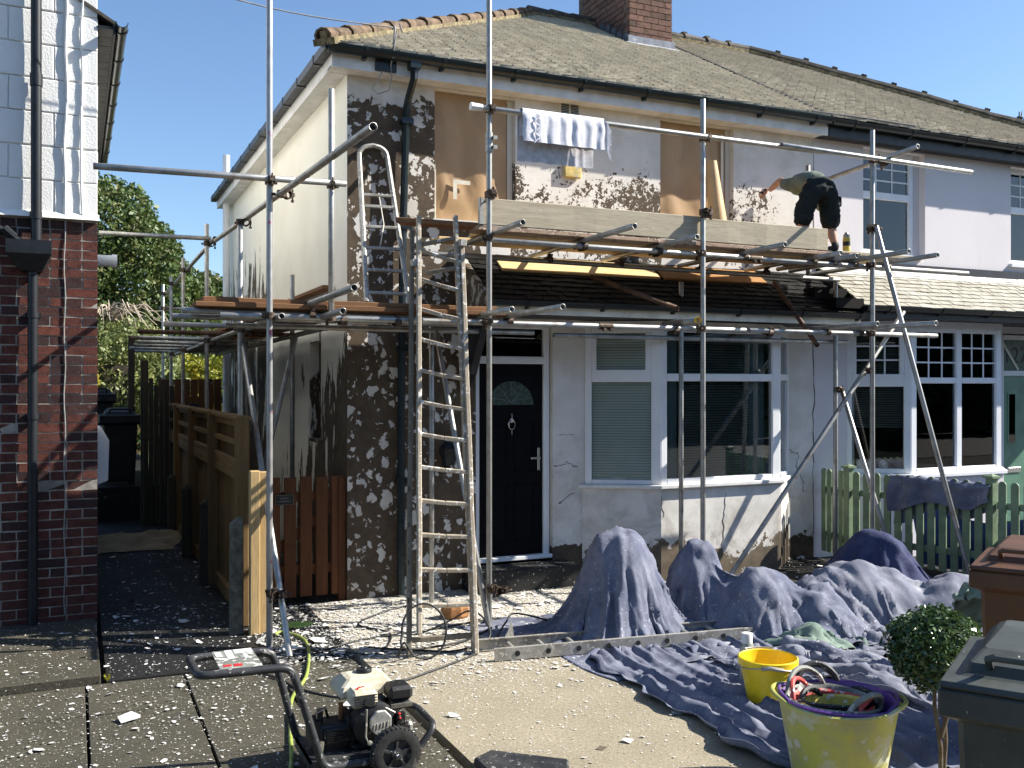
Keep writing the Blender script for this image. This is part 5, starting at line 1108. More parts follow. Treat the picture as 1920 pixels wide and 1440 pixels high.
def flat_sheet(label, mat, cx, cy, w, d, ang, res, seed, lam, amp, wav, layers, skew=0, hump=None, ncr=50):
    """sheet dragged over the ground: sharp ridges along its length, rucked up at the edges"""
    nu, nv = int(w/res)+1, int(d/res)+1; rs = np.random.RandomState(seed); U, V = np.meshgrid(np.linspace(-.5, .5, nu), np.linspace(-.5, .5, nv), indexing='ij'); c, s_ = math.cos(ang), math.sin(ang)
    u, v = U*w, V*d; wob = sum(np.sin(v*a+ph)*q for a, ph, q in ((2.1, 1+seed, .05), (4.7, 2.2, .03), (9.1, .3, .012))); edge = .04*np.sin(v*8+seed)+.02*np.sin(v*21)
    x0 = u+skew*V*d+wob*wav+edge*(np.abs(U)*2)**3; ph = 6.283*(u/lam)+wav*(2.0*np.sin(v*1.6+seed)+1.2*np.sin(v*3.3+u*2)+.6*np.sin(u*5))
    rid = 1-np.abs(np.sin(ph*.5)); rid2 = 1-np.abs(np.sin(ph*.81+v*1.3+1)); md = .5+.5*np.sin(v*1.9+u*2.3+seed); md2 = .5+.5*np.sin(v*2.7-u*3.1+2)
    z = .006+amp*(rid**1.9*(.45+.55*md)+.8*rid2**2.2*md2)
    z *= np.clip((.5-np.abs(V))*16, .25, 1); z += .03*np.clip((np.abs(U)-.46)*25, 0, 1)*(.4+.6*np.abs(np.sin(v*7+seed)))*np.clip((.5-np.abs(V))*10, 0, 1)
    x, y = cx+x0*c-v*s_, cy+x0*s_+v*c
    if hump: z = z+hump(x, y)
    p = crumple(np.stack([x, y, z], -1), layers, seed*5); p = creases(p, res, ncr, seed+50, (), .014); p[..., 2] = np.maximum(p[..., 2], .005)
    return finish(p, label, mat, SG)
LF_ = [(.30, .005, (1, .25, 1)), (.12, .0028, (1, .4, 1)), (.055, .0013, (1, .8, 1))]
flat_sheet('wide creased blue grey dust sheet lying flat under the bucket and tubs', 'sheet', 4.20, 4.95, 1.75, 2.7, -.05, .0185, 4, .155, .088, .27, LF_, ncr=60)
LC = [(.26, .020, (1, .6, 1)), (.12, .008, (1, .7, 1)), (.055, .003, (1, 1, 1))]
flat_sheet('crumpled blue dust sheet heaped behind the tubs near the round bush', 'sheet_grey', 4.80, 5.05, .80, 1.6, .35, .02, 14, .22, .06, 1.2, LC, hump=bumps((4.75, 4.75, .28, .3, .09, 2, 0), (4.9, 5.5, .22, .2, .08, 2, 0)))
flat_sheet('green tarpaulin bunched up between the dust sheets', 'tarp_green', 5.08, 5.70, .62, .5, .2, .02, 21, .2, .05, 1.2, LC, hump=bumps((5.12, 5.68, .18, .18, .13, 2, 0)))
flat_sheet('narrow pale sheet lying along the back of the flat ladder', 'sheet_grey', 4.95, 5.86, .55, 1.9, 1.40, .022, 33, .2, .05, 1.0, LC)
flat_sheet('pale crumpled dust sheet trailing from the bundled one to the long mound', 'sheet_grey', 5.75, 5.75, 1.5, .7, -.1, .022, 37, .24, .06, 1.2, LC)
sheet('dull green tarpaulin behind the brown wheelie bin', 'tarp_green', 5.85, 4.75, .7, .7, .2, .03, bumps((5.75, 4.75, .22, .25, .62, 2.4, 0)), seed=23, steps=90, fr=.3, z0=.8, noise_=.015, layers=L2[1:])
# sheet thrown over the picket fence, and tarpaulin hanging behind it
def over_fence():
    a, b_ = Vector((8.03, 7.75, 0)), Vector((8.31, 6.72, 0)); d = (b_-a); n_ = Vector((-.97, -.25, 0)).normalized(); nu, nv = 46, 26; vs = []
    for i in range(nu+1):
        for j in range(nv+1):
            t = i/nu; s_ = j/nv*2-1; drop = abs(s_)**1.15; L = (.36 if s_ > 0 else .5)*(1-.45*t+.12*math.sin(t*9+1))
            fold = .022*math.sin(t*26+s_*2)*min(1, drop*2)+.03*mnoise.noise(Vector((t*6, s_*3, 2)))
            p = a+d*(t+.01*math.sin(s_*7))+n_*(.055*math.copysign(min(1, abs(s_)*5), s_)+fold)+Vector((0, 0, 1.045-L*drop+.02*mnoise.noise(Vector((t*8, s_*2, 7)))-.035*t)); vs.append(p)
    mb = MB().add(vs, [(i*(nv+1)+j, (i+1)*(nv+1)+j, (i+1)*(nv+1)+j+1, i*(nv+1)+j+1) for i in range(nu) for j in range(nv)])
    o = mb.build('dust_sheet', M['sheet'], None, smooth=True, angle=0); tag(o, 'blue grey dust sheet thrown over the top of the green picket fence', 'dust sheet', 'dust sheets spread over the garden')
over_fence()
def behind_fence():
    vs = []; nu, nv = 50, 24; a, b_ = Vector((8.20, 7.75, 0)), Vector((8.95, 5.3, 0)); d = b_-a; n_ = Vector((.96, .28, 0))
    for i in range(nu+1):
        for j in range(nv+1):
            t, s_ = i/nu, j/nv; vs.append(a+d*t+n_*(.10+.45*s_*s_*0+.30*(1-s_)+.05*math.sin(t*40+s_*3)*(1-s_*.4)+.05*mnoise.noise(Vector((t*9, s_*4, 5))))+Vector((0, 0, (.72+.14*math.sin(t*7+2.5))*s_)))
    mb = MB().add(vs, [(i*(nv+1)+j, (i+1)*(nv+1)+j, (i+1)*(nv+1)+j+1, i*(nv+1)+j+1) for i in range(nu) for j in range(nv)])
    tag(mb.build('tarpaulin', M['tarp_blue'], None, smooth=True, angle=0), 'bright blue tarpaulin propped up behind the green pales', 'tarpaulin')
behind_fence()

# ------------------------------------------------------------------ bucket, tubs, bottle
def handle_arc(c, r, ang, half, rise, th, out=0, n=12):
    return [(c[0]+(r+out*math.sin(math.pi*i/n))*math.cos(ang-half+2*half*i/n), c[1]+(r+out*math.sin(math.pi*i/n))*math.sin(ang-half+2*half*i/n), c[2]+rise*math.sin(math.pi*i/n)**.6) for i in range(n+1)]
def bucket():
    c = (3.98, 4.84); T = thing('bucket', 'bright yellow builders bucket on the blue dust sheet', 'bucket', (*c, .02))
    MB().lathe([(0, .025), (.125, .025), (.128, .02), (.172, .245), (.185, .247), (.186, .285), (.178, .29), (.172, .285), (.168, .25), (.122, .035), (0, .035)], (*c, 0), 40).build('shell', M['yellow'], T, smooth=True)
    pts = [(c[0]+.19*math.cos(a), c[1]+.19*math.sin(a), .268-.035*abs(math.sin((a-R(-125))))) for a in [R(-205+160*i/20) for i in range(21)]]
    MB().tube(pts, .004, 6).build('handle', M['galv'], T, smooth=True); MB().tube(pts[8:14], .012, 8).build('grip', M['alu'], T, smooth=True)
    pts = [(c[0]+.19*math.cos(a), c[1]+.19*math.sin(a), .295) for a in [R(40+60*i/8) for i in range(9)]]; MB().tube(pts, .006, 6).build('back_handle', M['galv'], T, smooth=True)
bucket()
bo = MB().lathe([(0, 0), (.045, 0), (.048, .01), (.048, .22), (.04, .25), (.022, .27), (.022, .28)], (4.10, 5.20, .02), 18).build('bottle', M['tub_grey'], None, smooth=True)
tag(bo, 'white capped plastic bottle standing behind the yellow bucket', 'bottle'); cp = MB().lathe([(.036, .255), (.036, .315), (.033, .32), (0, .32)], (4.10, 5.20, .02), 16).build('cap', M['print_white'], bo, smooth=True)
TC = (3.48, 3.70)
def tub(label, mat, c, z0, rt, rb, h, hm, hang, rise, sq=1.0, out=.03, th=.016, tilt=(0, 0), inner=None):
    T = thing('tub', label, 'tub', (c[0], c[1], z0), 'nested flexible builders tubs')
    Mx = Matrix.Rotation(tilt[0], 3, 'X') @ Matrix.Rotation(tilt[1], 3, 'Y')
    mb = MB().lathe([(0, 0), (rb-.02, 0), (rb, .012), (rt*.985, h-.02), (rt+.008, h-.012), (rt+.010, h), (rt, h+.006), (rt-.01, h-.004), (rb-.008, .02), (0, .016)], (0, 0, 0), 48, sx=1, sy=sq)
    rr = random.Random(int(rt*1000)); ph = rr.random()*6
    def fit(v): 
        v = Vector(v); a = math.atan2(v.y, v.x); k = v.z/h; v.z += .005*k*math.sin(2*a+ph); v.x *= 1+.012*k*math.sin(2*a+ph+1); return Mx @ v+Vector((c[0], c[1], z0))
    mb.v = [tuple(fit(v)) for v in mb.v]
    mb.build('shell', M[mat], T, smooth=True)
    for a in hang:
        hb = MB(); hb.tube(handle_arc((0, 0, h-.006), rt*.99, a, .62, rise, th, out, 12), [th*.9]+[th]*11+[th*.9], 8); hb.v = [tuple(fit(v)) for v in hb.v]; hb.build('handle', M[hm], T, smooth=True)
hA = R(-42)
tub('big dusty yellow tub, outermost of the nest, beside the bins', 'tub_yellow', TC, .0, .290, .215, .43, 'tub_yellow', (hA, hA+math.pi), .022, out=.03, th=.011)
tub('purple tub whose rim shows just inside the dusty yellow tub', 'tub_purple', TC, .018, .274, .203, .420, 'tub_purple', (hA, hA+math.pi), .030, out=.012, th=.008)
tub('splashed grey tub with a raised grey handle inside the purple tub', 'tub_grey', (TC[0]-.035, TC[1]+.02), .10, .228, .17, .33, 'tub_grey', (R(95), R(-80)), .09, .95, .0, .014, (.03, .05))
tub('red handled tub between the grey and the yellow inner tubs', 'tub_red', (TC[0]-.05, TC[1]+.0), .13, .195, .15, .295, 'tub_red', (R(120), R(-60)), .07, .95, 0, .012, (.02, .03))
tub('small yellow tub with black handles, innermost of the nest', 'tub_inner', (TC[0]-.035, TC[1]-.03), .15, .172, .13, .265, 'tub_black', (R(-70), R(110)), .05, .95, -.02, .017, (-.02, .02))
tub('black rubber tub standing at the back of the nest', 'tub_black', (TC[0]+.03, TC[1]+.05), .08, .215, .16, .345, 'tub_black', (R(75),), .11, .95, 0, .018, (-.04, .0))

# ------------------------------------------------------------------ wheelie bins and clipped bush
def bin_(label, mat, corner, u, v, w=.58, d=.72, h=1.0, group='wheelie bins at the right edge'):
    u, v = Vector((*u, 0)).normalized(), Vector((*v, 0)).normalized(); O = Vector((*corner, 0)); T = thing('wheelie_bin', label, 'wheelie bin', O+u*w/2+v*d/2, group)
    P = lambda a, b_, z: O+u*a+v*b_+Vector((0, 0, z))
    def fr(mb, lv):   # stack of rectangles (inset a, inset front, inset back, z)
        vs = []
        for (ia, f, bk, z) in lv: vs += [P(ia, f, z), P(w-ia, f, z), P(w-ia, d-bk, z), P(ia, d-bk, z)]
        n = len(lv); return mb.add(vs, [(i*4+j, i*4+(j+1) % 4, i*4+4+(j+1) % 4, i*4+4+j) for i in range(n-1) for j in range(4)]+[(0, 3, 2, 1), (n*4-4, n*4-3, n*4-2, n*4-1)])
    fr(MB(), [(.085, .12, .14, .05), (.06, .085, .09, .5), (.05, .06, .06, h-.12), (.05, .06, .06, h-.06)]).build('body', M[mat], T, bevel=.02)
    mb = fr(MB(), [(.05, .06, .1, h-.15), (.012, .010, .05, h-.125), (.0, -.008, .05, h-.118), (.0, -.008, .05, h-.027)]); mb.build('rim', M[mat], T, bevel=.008)
    lid = fr(MB(), [(.0, -.012, .02, h-.024), (.0, -.012, .02, h-.004), (.012, .0, .03, h+.002), (.075, .075, .06, h+.012), (.085, .105, .06, h+.05), (.12, .20, .08, h+.085), (.15, .5, .12, h+.105)]).build('lid', M[mat], T, bevel=.014)
    for a in (.15,):
        z = h+.045; pts = [P(a, .10, z), P(a, .06, z+.035), P(a+.02, .05, z+.045), P(w-a-.02, .05, z+.045), P(w-a, .06, z+.035), P(w-a, .10, z)]
        MB().tube(pts, .014, 8).build('lid_handle', M[mat], lid, smooth=True)
    MB().tube([P(.1, d-.02, h-.05), P(.1, d+.04, h-.02), P(w-.1, d+.04, h-.02), P(w-.1, d-.02, h-.05)], .016, 8).build('handle', M[mat], T, smooth=True)
    for a in (.07, w-.11):
        c = P(a, d-.09, .11); mb = MB().lathe([(0, -.02), (.10, -.02), (.11, -.012), (.11, .012), (.10, .02), (0, .02)], (0, 0, 0), 18, 'x'); ang = math.atan2(u.y, u.x); mr = Matrix.Rotation(ang, 3, 'Z')
        mb.v = [tuple(mr @ Vector(q)+c) for q in mb.v]; mb.build('wheel', M['rubber'], T, smooth=True)
bin_('splashed dark grey green wheelie bin nearest the camera', 'bin_grey', (2.705, 2.40), (.532, -.847), (.847, .532), h=.985)
bin_('brown wheelie bin behind the clipped bush', 'bin_brown', (4.52, 3.80), (.532, -.847), (.847, .532), h=1.0)
def leaves(name, mat, parent, blobs, n, size, seed, shell=.5, kind=None, droop=0, aspect=.55, up=0):
    rs = np.random.RandomState(seed); vol = np.array([b_[3]*b_[4]*b_[5] for b_ in blobs])**.75; idx = rs.choice(len(blobs), n, p=vol/vol.sum())
    Bq = np.array(blobs)[idx]; d = rs.normal(size=(n, 3)); d /= np.linalg.norm(d, axis=1)[:, None]; r = rs.rand(n)**(1/3.); r = shell*(.86+.16*rs.rand(n))+(1-shell)*r
    lump = np.array([mnoise.noise(Vector(q*2.3+seed)) for q in d])*.16; C = Bq[:, :3]+d*Bq[:, 3:6]*(r+lump)[:, None]
    nrm = d*up+rs.normal(size=(n, 3)); nrm[:, 2] -= droop*0; nrm /= np.linalg.norm(nrm, axis=1)[:, None]
    t = np.cross(nrm, rs.normal(size=(n, 3))); t[:, 2] -= droop; t -= nrm*(t*nrm).sum(1)[:, None]; t /= np.linalg.norm(t, axis=1)[:, None]; b_ = np.cross(nrm, t)
    s_ = (size*np.exp(rs.normal(0, .3, n)))[:, None]
    V = np.stack([C-t*s_, C-b_*s_*aspect, C+t*s_, C+b_*s_*aspect], 1).reshape(-1, 3)-np.array(org(parent))
    me = bpy.data.meshes.new(name); me.from_pydata(V.tolist(), [], np.arange(n*4).reshape(n, 4).tolist()); me.materials.append(M[mat])
    o = bpy.data.objects.new(name, me); COL.objects.link(o); o.parent = parent; ORG[o.name] = org(parent)
    if kind: o['kind'] = kind
    return o
TP = thing('topiary_bush', 'clipped box bush with a round head on thin bare stems', 'bush', (3.91, 3.49, 0))
leaves('crown', 'leaf_box', TP, [(3.91, 3.49, .695, .245, .245, .20), (3.83, 3.44, .66, .2, .19, .17), (4.0, 3.52, .67, .19, .2, .17), (3.93, 3.47, .79, .14, .14, .11), (3.8, 3.5, .74, .12, .12, .1), (4.03, 3.45, .75, .11, .12, .1)], 12500, .0115, 5, .55, None, 0, .6, .9)
MB().lathe([(0, .52), (.16, .56), (.2, .68), (.16, .80), (0, .85)], (3.91, 3.49, 0), 14).build('crown_core', M['leaf_dark'], TP, smooth=True)
for pts in ([(3.93, 3.47, 0), (3.92, 3.46, .2), (3.90, 3.48, .4), (3.91, 3.49, .6)], [(3.98, 3.50, 0), (4.0, 3.5, .2), (3.99, 3.50, .38), (3.95, 3.5, .6)], [(3.92, 3.46, .25), (3.96, 3.44, .4), (3.94, 3.47, .55)]): MB().tube(pts, [.013, .011, .010, .009][:len(pts)], 7).build('stem', M['bark'], TP, smooth=True)

# ------------------------------------------------------------------ pressure washer
PW = thing('pressure_washer', 'black framed petrol pressure washer on two wheels at the front of the drive', 'pressure washer', (1.2, 4.95, 0))
def bend_path(pts, r=.07, n=5):
    out = [Vector(pts[0])]
    for a, b_, c in zip(pts, pts[1:], pts[2:]):
        a, b_, c = Vector(a), Vector(b_), Vector(c); k1 = b_+(a-b_).normalized()*min(r, (a-b_).length*.45); k2 = b_+(c-b_).normalized()*min(r, (c-b_).length*.45)
        out += [k1.lerp(b_, t).lerp(b_.lerp(k2, t), t) for t in [i/n for i in range(n+1)]]
    return out+[Vector(pts[-1])]
MB().tube(bend_path([(1.62, 4.74, .095), (1.13, 4.74, .085), (1.00, 4.74, .52), (.965, 4.74, .615), (.53, 4.74, .625), (.53, 5.16, .60), (.945, 5.16, .595), (.98, 5.16, .50), (1.09, 5.16, .085), (1.62, 5.16, .095)], .06), .0205, 12).build('frame', M['frame_black'], PW, smooth=True)
MB().tube(bend_path([(1.66, 4.80, .10), (1.745, 4.82, .19), (1.745, 5.12, .20), (1.66, 5.14, .22), (1.55, 5.14, .12)], .05), .018, 10).build('front_guard', M['frame_black'], PW, smooth=True)
MB().box(1.07, 1.62, 4.76, 5.14, .105, .118).box(1.07, 1.62, 4.752, 4.762, .075, .118).box(1.07, 1.08, 4.76, 5.14, .07, .118).build('base_plate', M['frame_black'], PW)
MB().box(1.12, 1.17, 4.78, 5.12, .0, .075).build('foot', M['rubber'], PW, bevel=.005)
for y, s_ in ((4.70, 1), (5.21, -1)):
    wv = MB().lathe([(.075, -.032), (.105, -.036), (.124, -.03), (.128, -.012), (.128, .012), (.124, .03), (.105, .036), (.075, .032)], (1.49, y, .128), 40, 'y'); wh = wv.build('wheel', M['rubber'], PW, smooth=True)
    tr = MB()
    for i in range(36):
        a = 6.283*i/36; c = Vector((1.49+.128*math.cos(a), y, .128+.128*math.sin(a))); tr.box(-.004, .004, -.03, .03, -.005, .002, Matrix.Translation(c) @ Matrix.Rotation(-a+math.pi/2, 4, 'Y'))
    tr.build('tread', M['rubber'], wh)
    MB().lathe([(.078, -.026), (.075, -.03), (.07, -.012), (.028, -.014), (.028, -.034), (0, -.036)], (1.49, y, .128), 32, 'y').build('rim', M['frame_black'], wh, smooth=True)
    sp = MB()
    for i in range(5): a = 6.283*i/5+.3; sp.beam((1.49+.02*math.cos(a), y-.018*s_, .128+.02*math.sin(a)), (1.49+.074*math.cos(a), y-.018*s_, .128+.074*math.sin(a)), .012, .018, (0, 1, 0))
    sp.build('spokes', M['frame_black'], wh); MB().lathe([(.012, -.045), (.012, -.035), (.0, -.047)], (1.49, y, .128), 12, 'y').build('hub_nut', M['chrome'], wh)
# engine
MB().box(1.30, 1.56, 4.83, 5.08, .118, .145).box(1.33, 1.53, 4.86, 5.06, .145, .26).box(1.36, 1.50, 4.88, 5.08, .25, .36).build('crankcase', M['engine_black'], PW, bevel=.012)
MB().lathe([(.0, -.06), (.085, -.055), (.115, -.04), (.118, .02), (.112, .05), (0, .05)], (1.415, 4.85, .245), 28, 'y').build('fan_housing', M['engine_black'], PW, smooth=True)
oc = [Vector((1.435+.062*math.cos(6.283*(i+.5)/8), 0, .262+.068*math.sin(6.283*(i+.5)/8))) for i in range(8)]
rc = MB().prism(oc, (0, 4.772, 0), (0, 4.79, 0)).build('recoil_shield', M['silver'], PW, bevel=.006)
mb = MB()
for i, (w_, k) in enumerate(((.012, 0), (.003, 1), (.008, 2), (.003, 3), (.010, 4))): mb.beam((1.397+.018*i, 4.770, .232+.0025*i), (1.397+.018*i+w_*.4, 4.770, .258+.0025*i), .004, .004, (0, 1, 0))
mb.build('embossed_letters', M['tank'], rc)
MB().tube([(1.36, 4.776, .34), (1.355, 4.776, .20), (1.37, 4.776, .165), (1.46, 4.776, .175), (1.50, 4.776, .20)], .005, 6).lathe([(0, -.008), (.012, -.006), (.012, .004)], (1.375, 4.774, .168), 10, 'y').lathe([(0, -.008), (.012, -.006), (.012, .004)], (1.495, 4.774, .198), 10, 'y').build('housing_bolts', M['alu'], PW, smooth=True)
tk = MB(); lv = [(0, .355), (-.012, .365), (-.012, .39), (.0, .415), (.035, .448), (.06, .455)]
vs = []
for (i_, z) in lv: vs += [(1.27+i_, 4.93+i_*.6, z), (1.55-i_, 4.93+i_*.6, z), (1.55-i_, 5.14-i_, z), (1.27+i_, 5.14-i_, z)]
tk.add(vs, [(i*4+j, i*4+(j+1) % 4, i*4+4+(j+1) % 4, i*4+4+j) for i in range(5) for j in range(4)]+[(0, 3, 2, 1), (20, 21, 22, 23)])
tko = tk.build('fuel_tank', M['tank'], PW, bevel=.012); MB().lathe([(.042, .452), (.042, .468), (.038, .476), (.02, .477), (.015, .484), (0, .485)], (1.42, 5.04, 0), 20).build('fuel_cap', M['engine_black'], tko, smooth=True)
mf = MB().box(1.29, 1.43, 4.80, 4.93, .335, .425).build('muffler_shield', M['tank'], PW, bevel=.02); mb = MB()
for k in range(5): mb.box(1.30, 1.42, 4.794, 4.8005, .345+k*.014, .351+k*.014)
mb.lathe([(0, -.004), (.022, -.004), (.022, .004)], (1.375, 4.794, .372), 14, 'y').build('muffler_slots', M['dark'], mf)
mb = MB().beam((1.33, 4.84, .4275), (1.35, 4.885, .4275), .004, .003)
for i in range(5): mb.beam((1.32+.008*i, 4.85+.006*i, .4275), (1.345+.008*i, 4.87+.003*i, .4275), .006, .003)
mb.build('red_mark', M['red'], mf)
af = MB().box(1.50, 1.62, 4.82, 4.95, .30, .345).box(1.495, 1.625, 4.815, 4.955, .345, .42).build('air_filter', M['engine_black'], PW, bevel=.018)
MB().box(1.50, 1.615, 4.806, 4.815, .315, .335).build('filter_label', M['concrete_post'], af)
MB().box(1.525, 1.57, 4.79, 4.82, .20, .29).build('throttle_plate', M['engine_black'], PW); MB().box(1.53, 1.545, 4.78, 4.795, .285, .297).box(1.535, 1.548, 4.78, 4.795, .262, .272).box(1.50, 1.57, 4.80, 4.87, .145, .185).build('red_switch', M['red'], PW, bevel=.004)
MB().tube([(1.46, 4.78, .335), (1.51, 4.775, .305)], .005, 6).build('throttle_lever', M['alu'], PW)
MB().lathe([(0, 0), (.02, .0), (.022, .03), (.012, .045), (0, .046)], (1.60, 4.82, .19), 12).build('fuel_filter', M['alu'], PW)
# pump
MB().box(1.14, 1.31, 4.87, 5.03, .16, .25).box(1.16, 1.30, 4.85, 4.87, .17, .24).box(1.28, 1.33, 4.86, 5.05, .15, .28).build('pump', M['engine_black'], PW, bevel=.01)
mb = MB()
for k in range(6): mb.box(1.17, 1.29, 4.838, 4.846, .175+k*.011, .180+k*.011)
mb.box(1.10, 1.15, 4.88, 5.02, .15, .27).build('pump_fins', M['engine_black'], PW)
MB().tube([(1.27, 4.95, .25), (1.27, 4.95, .335)], .013, 10).build('pump_breather', M['stump'], PW, smooth=True); MB().tube([(1.15, 4.93, .24), (1.12, 4.9, .31), (1.18, 4.92, .33), (1.20, 4.94, .27)], .008, 8).tube([(1.16, 4.95, .24), (1.16, 4.95, .32)], .016, 10).lathe([(0, -.006), (.012, -.006), (.012, 0)], (1.235, 4.846, .19), 12, 'y').build('unloader', M['engine_black'], PW, smooth=True)
MB().tube([(1.13, 4.82, .195), (1.12, 4.80, .16)], .022, 10).build('hose_coupling', M['concrete_post'], PW, smooth=True)
pn = MB().box(.64, .84, 4.77, 5.13, .622, .628).build('sticker_panel', M['tub_grey'], PW)
MB().box(.70, .735, 4.96, 5.12, .6285, .630).box(.745, .835, 5.05, 5.12, .6285, .630).box(.65, .68, 5.02, 5.10, .6285, .630).box(.78, .80, 4.95, 5.03, .6285, .6300).build('sticker_white', M['print_white'], pn)
MB().box(.66, .70, 4.83, 4.86, .6285, .63).box(.71, .75, 4.82, 4.86, .6285, .63).build('sticker_red', M['red'], pn)
tg = [('hose', 'yellow green garden hose running from the washer back to the scaffold foot', 'hose', .0125, [(1.12, 4.79, .15), (1.11, 4.70, .06), (1.04, 4.55, .02), (.97, 4.4, .014)]), ]
def cord(name, label, mat, r, pts, cat, n=6, sub=10):
    P_ = [Vector(p) for p in pts]; out = []
    for i in range(len(P_)-1):
        a, b_, c, d = P_[max(i-1, 0)], P_[i], P_[i+1], P_[min(i+2, len(P_)-1)]
        for k in range(sub):
            t = k/sub; out.append(.5*((2*b_)+(c-a)*t+(2*a-5*b_+4*c-d)*t*t+(3*b_-a-3*c+d)*t**3))
    out.append(P_[-1]); return tag(MB().tube(out, r, n).build(name, M[mat], None, smooth=True, angle=0), label, cat)
cord('hose', 'short yellow green hose dropping from the washer pump to the ground', 'hose', .0135, [(1.125, 4.80, .16), (1.12, 4.76, .07), (1.06, 4.62, .02), (.98, 4.45, .015), (.85, 4.2, .015)], 'hose')
cord('hose', 'long yellow green hose running up the slabs past the washer handle', 'hose', .0125, [(.86, 4.45, .014), (1.03, 5.04, .014), (1.12, 5.5, .014), (1.25, 6.1, .014), (1.44, 6.55, .014), (1.60, 7.2, .014), (1.62, 7.55, .016), (1.52, 7.78, .018), (1.45, 7.72, .018)], 'hose')
cord('cable', 'thin black lance hose looping from behind the washer towards the timber ladder', 'cable', .008, [(1.02, 7.02, .01), (1.25, 6.6, .01), (1.35, 6.28, .01), (1.62, 5.98, .01), (2.05, 6.2, .01), (2.45, 6.42, .01), (2.75, 6.62, .01), (3.0, 6.9, .012), (3.2, 7.15, .06), (3.35, 7.25, .10), (3.65, 6.95, .04), (3.75, 6.8, .02)], 'cable')
cord('cable', 'black hose standing in a loop round the left foot of the timber ladder', 'cable', .0085, [(2.15, 6.72, .02)]+[(2.33+.17*math.cos(a), 6.66+.05*math.sin(a), .20+.19*math.sin(a)) for a in [R(200+34*i) for i in range(12)]]+[(2.7, 6.9, .02), (3.1, 7.2, .02)], 'cable')
cord('cable', 'black hose looping past the right foot of the timber ladder', 'cable', .008, [(2.2, 7.35, .01), (2.5, 7.3, .01), (2.75, 7.25, .10), (2.86, 7.1, .20), (2.93, 6.95, .16), (2.9, 6.8, .05), (2.6, 6.72, .01), (2.35, 6.85, .01), (2.0, 7.1, .01)], 'cable')
cord('cable', 'black cable trailing across the flakes in front of the picket gate', 'cable', .008, [(1.55, 7.2, .01), (1.8, 7.05, .01), (2.05, 6.9, .01), (2.3, 7.4, .01), (2.15, 7.8, .01), (2.5, 8.15, .01), (2.8, 8.3, .01)], 'cable')
cord('cable', 'black cable lying along the edge of the drive under the upright', 'cable', .007, [(1.2, 6.85, .01), (1.5, 7.0, .01), (2.0, 7.3, .01), (2.7, 7.4, .01), (3.3, 7.5, .01), (3.7, 7.2, .01)], 'cable')
cord('cable', 'thin overhead telephone cable running to the eaves', 'grey_cable', .006, [(-8, 8.2, 7.6), (-2, 8.35, 5.95), (1.05, 8.46, 5.33), (2.72, 8.47, 5.28)], 'cable')
st = MB().lathe([(0, 0), (.10, 0), (.115, .02), (.11, .085), (.10, .10), (0, .105)], (2.98, 7.72, 0), 9, sx=1.15, sy=.8).build('brick', M['stump'], None); tag(st, 'lump of orange brick on the ground behind the timber ladder', 'brick')
ds = MB().lathe([(0, 0), (.12, 0), (.13, .006), (.10, .012), (0, .012)], (1.68, 8.02, .0), 20, sx=1.1, sy=.9).build('hose', M['leaf_dark'], None); tag(ds, 'flat green hose coil on the ground by the picket gate', 'hose')
bc = MB().prism([Vector(q) for q in ((1.90, 4.66, 0), (2.03, 4.73, 0), (2.35, 4.44, 0), (2.2, 4.15, 0), (1.9, 4.15, 0))], (0, 0, .0), (0, 0, .05)).build('plastic_tray', M['frame_black'], None, bevel=.012); tag(bc, 'flat scuffed black plastic tray at the bottom edge of the drive', 'tray')
def rag():
    n = 24; vs = []
    for i in range(n+1):
        for j in range(n+1):
            u, v = i/n*2-1, j/n*2-1; r_ = 1+.25*mnoise.noise(Vector((u*2, v*2, 4))); e = max(0, 1-max(abs(u), abs(v))); vs.append((.72+u*.55*r_+.15*v, 13.1+v*.75*r_, .01+e*.15*(.5+abs(mnoise.noise(Vector((u*2.2, v*2.2, 1))))*1.3)))
    o = MB().add(vs, [(i*(n+1)+j, (i+1)*(n+1)+j, (i+1)*(n+1)+j+1, i*(n+1)+j+1) for i in range(n) for j in range(n)]).build('paper_sheet', M['rag'], None, smooth=True, angle=20); tag(o, 'crumpled tan paper sheet lying on the shaded side path', 'paper')
rag()
lw_ = MB().add([(2.60, 4.60, .004), (2.64, 4.62, .012), (2.68, 4.60, .004), (2.65, 4.585, .010), (2.63, 4.57, .003)], [(0, 1, 3, 4), (1, 2, 3)]).build('dead_leaf', M['bark'], None); tag(lw_, 'small curled brown leaf on the tan drive', 'leaf')
# weeds in the joints
for (x, y, lb) in ((.20, 7.03, 'small green weed growing at the corner of the path'),):
    T = MB(); rr = random.Random(2)
    for i in range(26): a = rr.random()*6.3; T.add([(x, y, 0), (x+.012*math.cos(a), y+.012*math.sin(a), .03+.02*rr.random()), (x+.022*math.cos(a+.3), y+.022*math.sin(a+.3), .02+.03*rr.random())], [(0, 1, 2)])
    tag(T.build('weed', M['leaf_gold'], None), lb, 'plant')
# bins and clutter at the end of the path
bin_('dark wheelie bin in the shade at the end of the path', 'bin_dark', (.33, 15.4), (1, 0), (0, 1), h=1.05, group='dark bins at the end of the path'); 
for o in [o for o in bpy.data.objects if o.name.startswith('wheelie_bin') and o.parent is None and o.location.y > 14]: o.location.z = .5
bin_('dark brown wheelie bin standing behind the dark one at the end of the path', 'bin_dark', (.05, 17.0), (1, 0), (0, 1), h=1.15, group='dark bins at the end of the path')
for o in [o for o in bpy.data.objects if o.name.startswith('wheelie_bin') and o.parent is None and o.location.y > 16.5]: o.location.z = .7
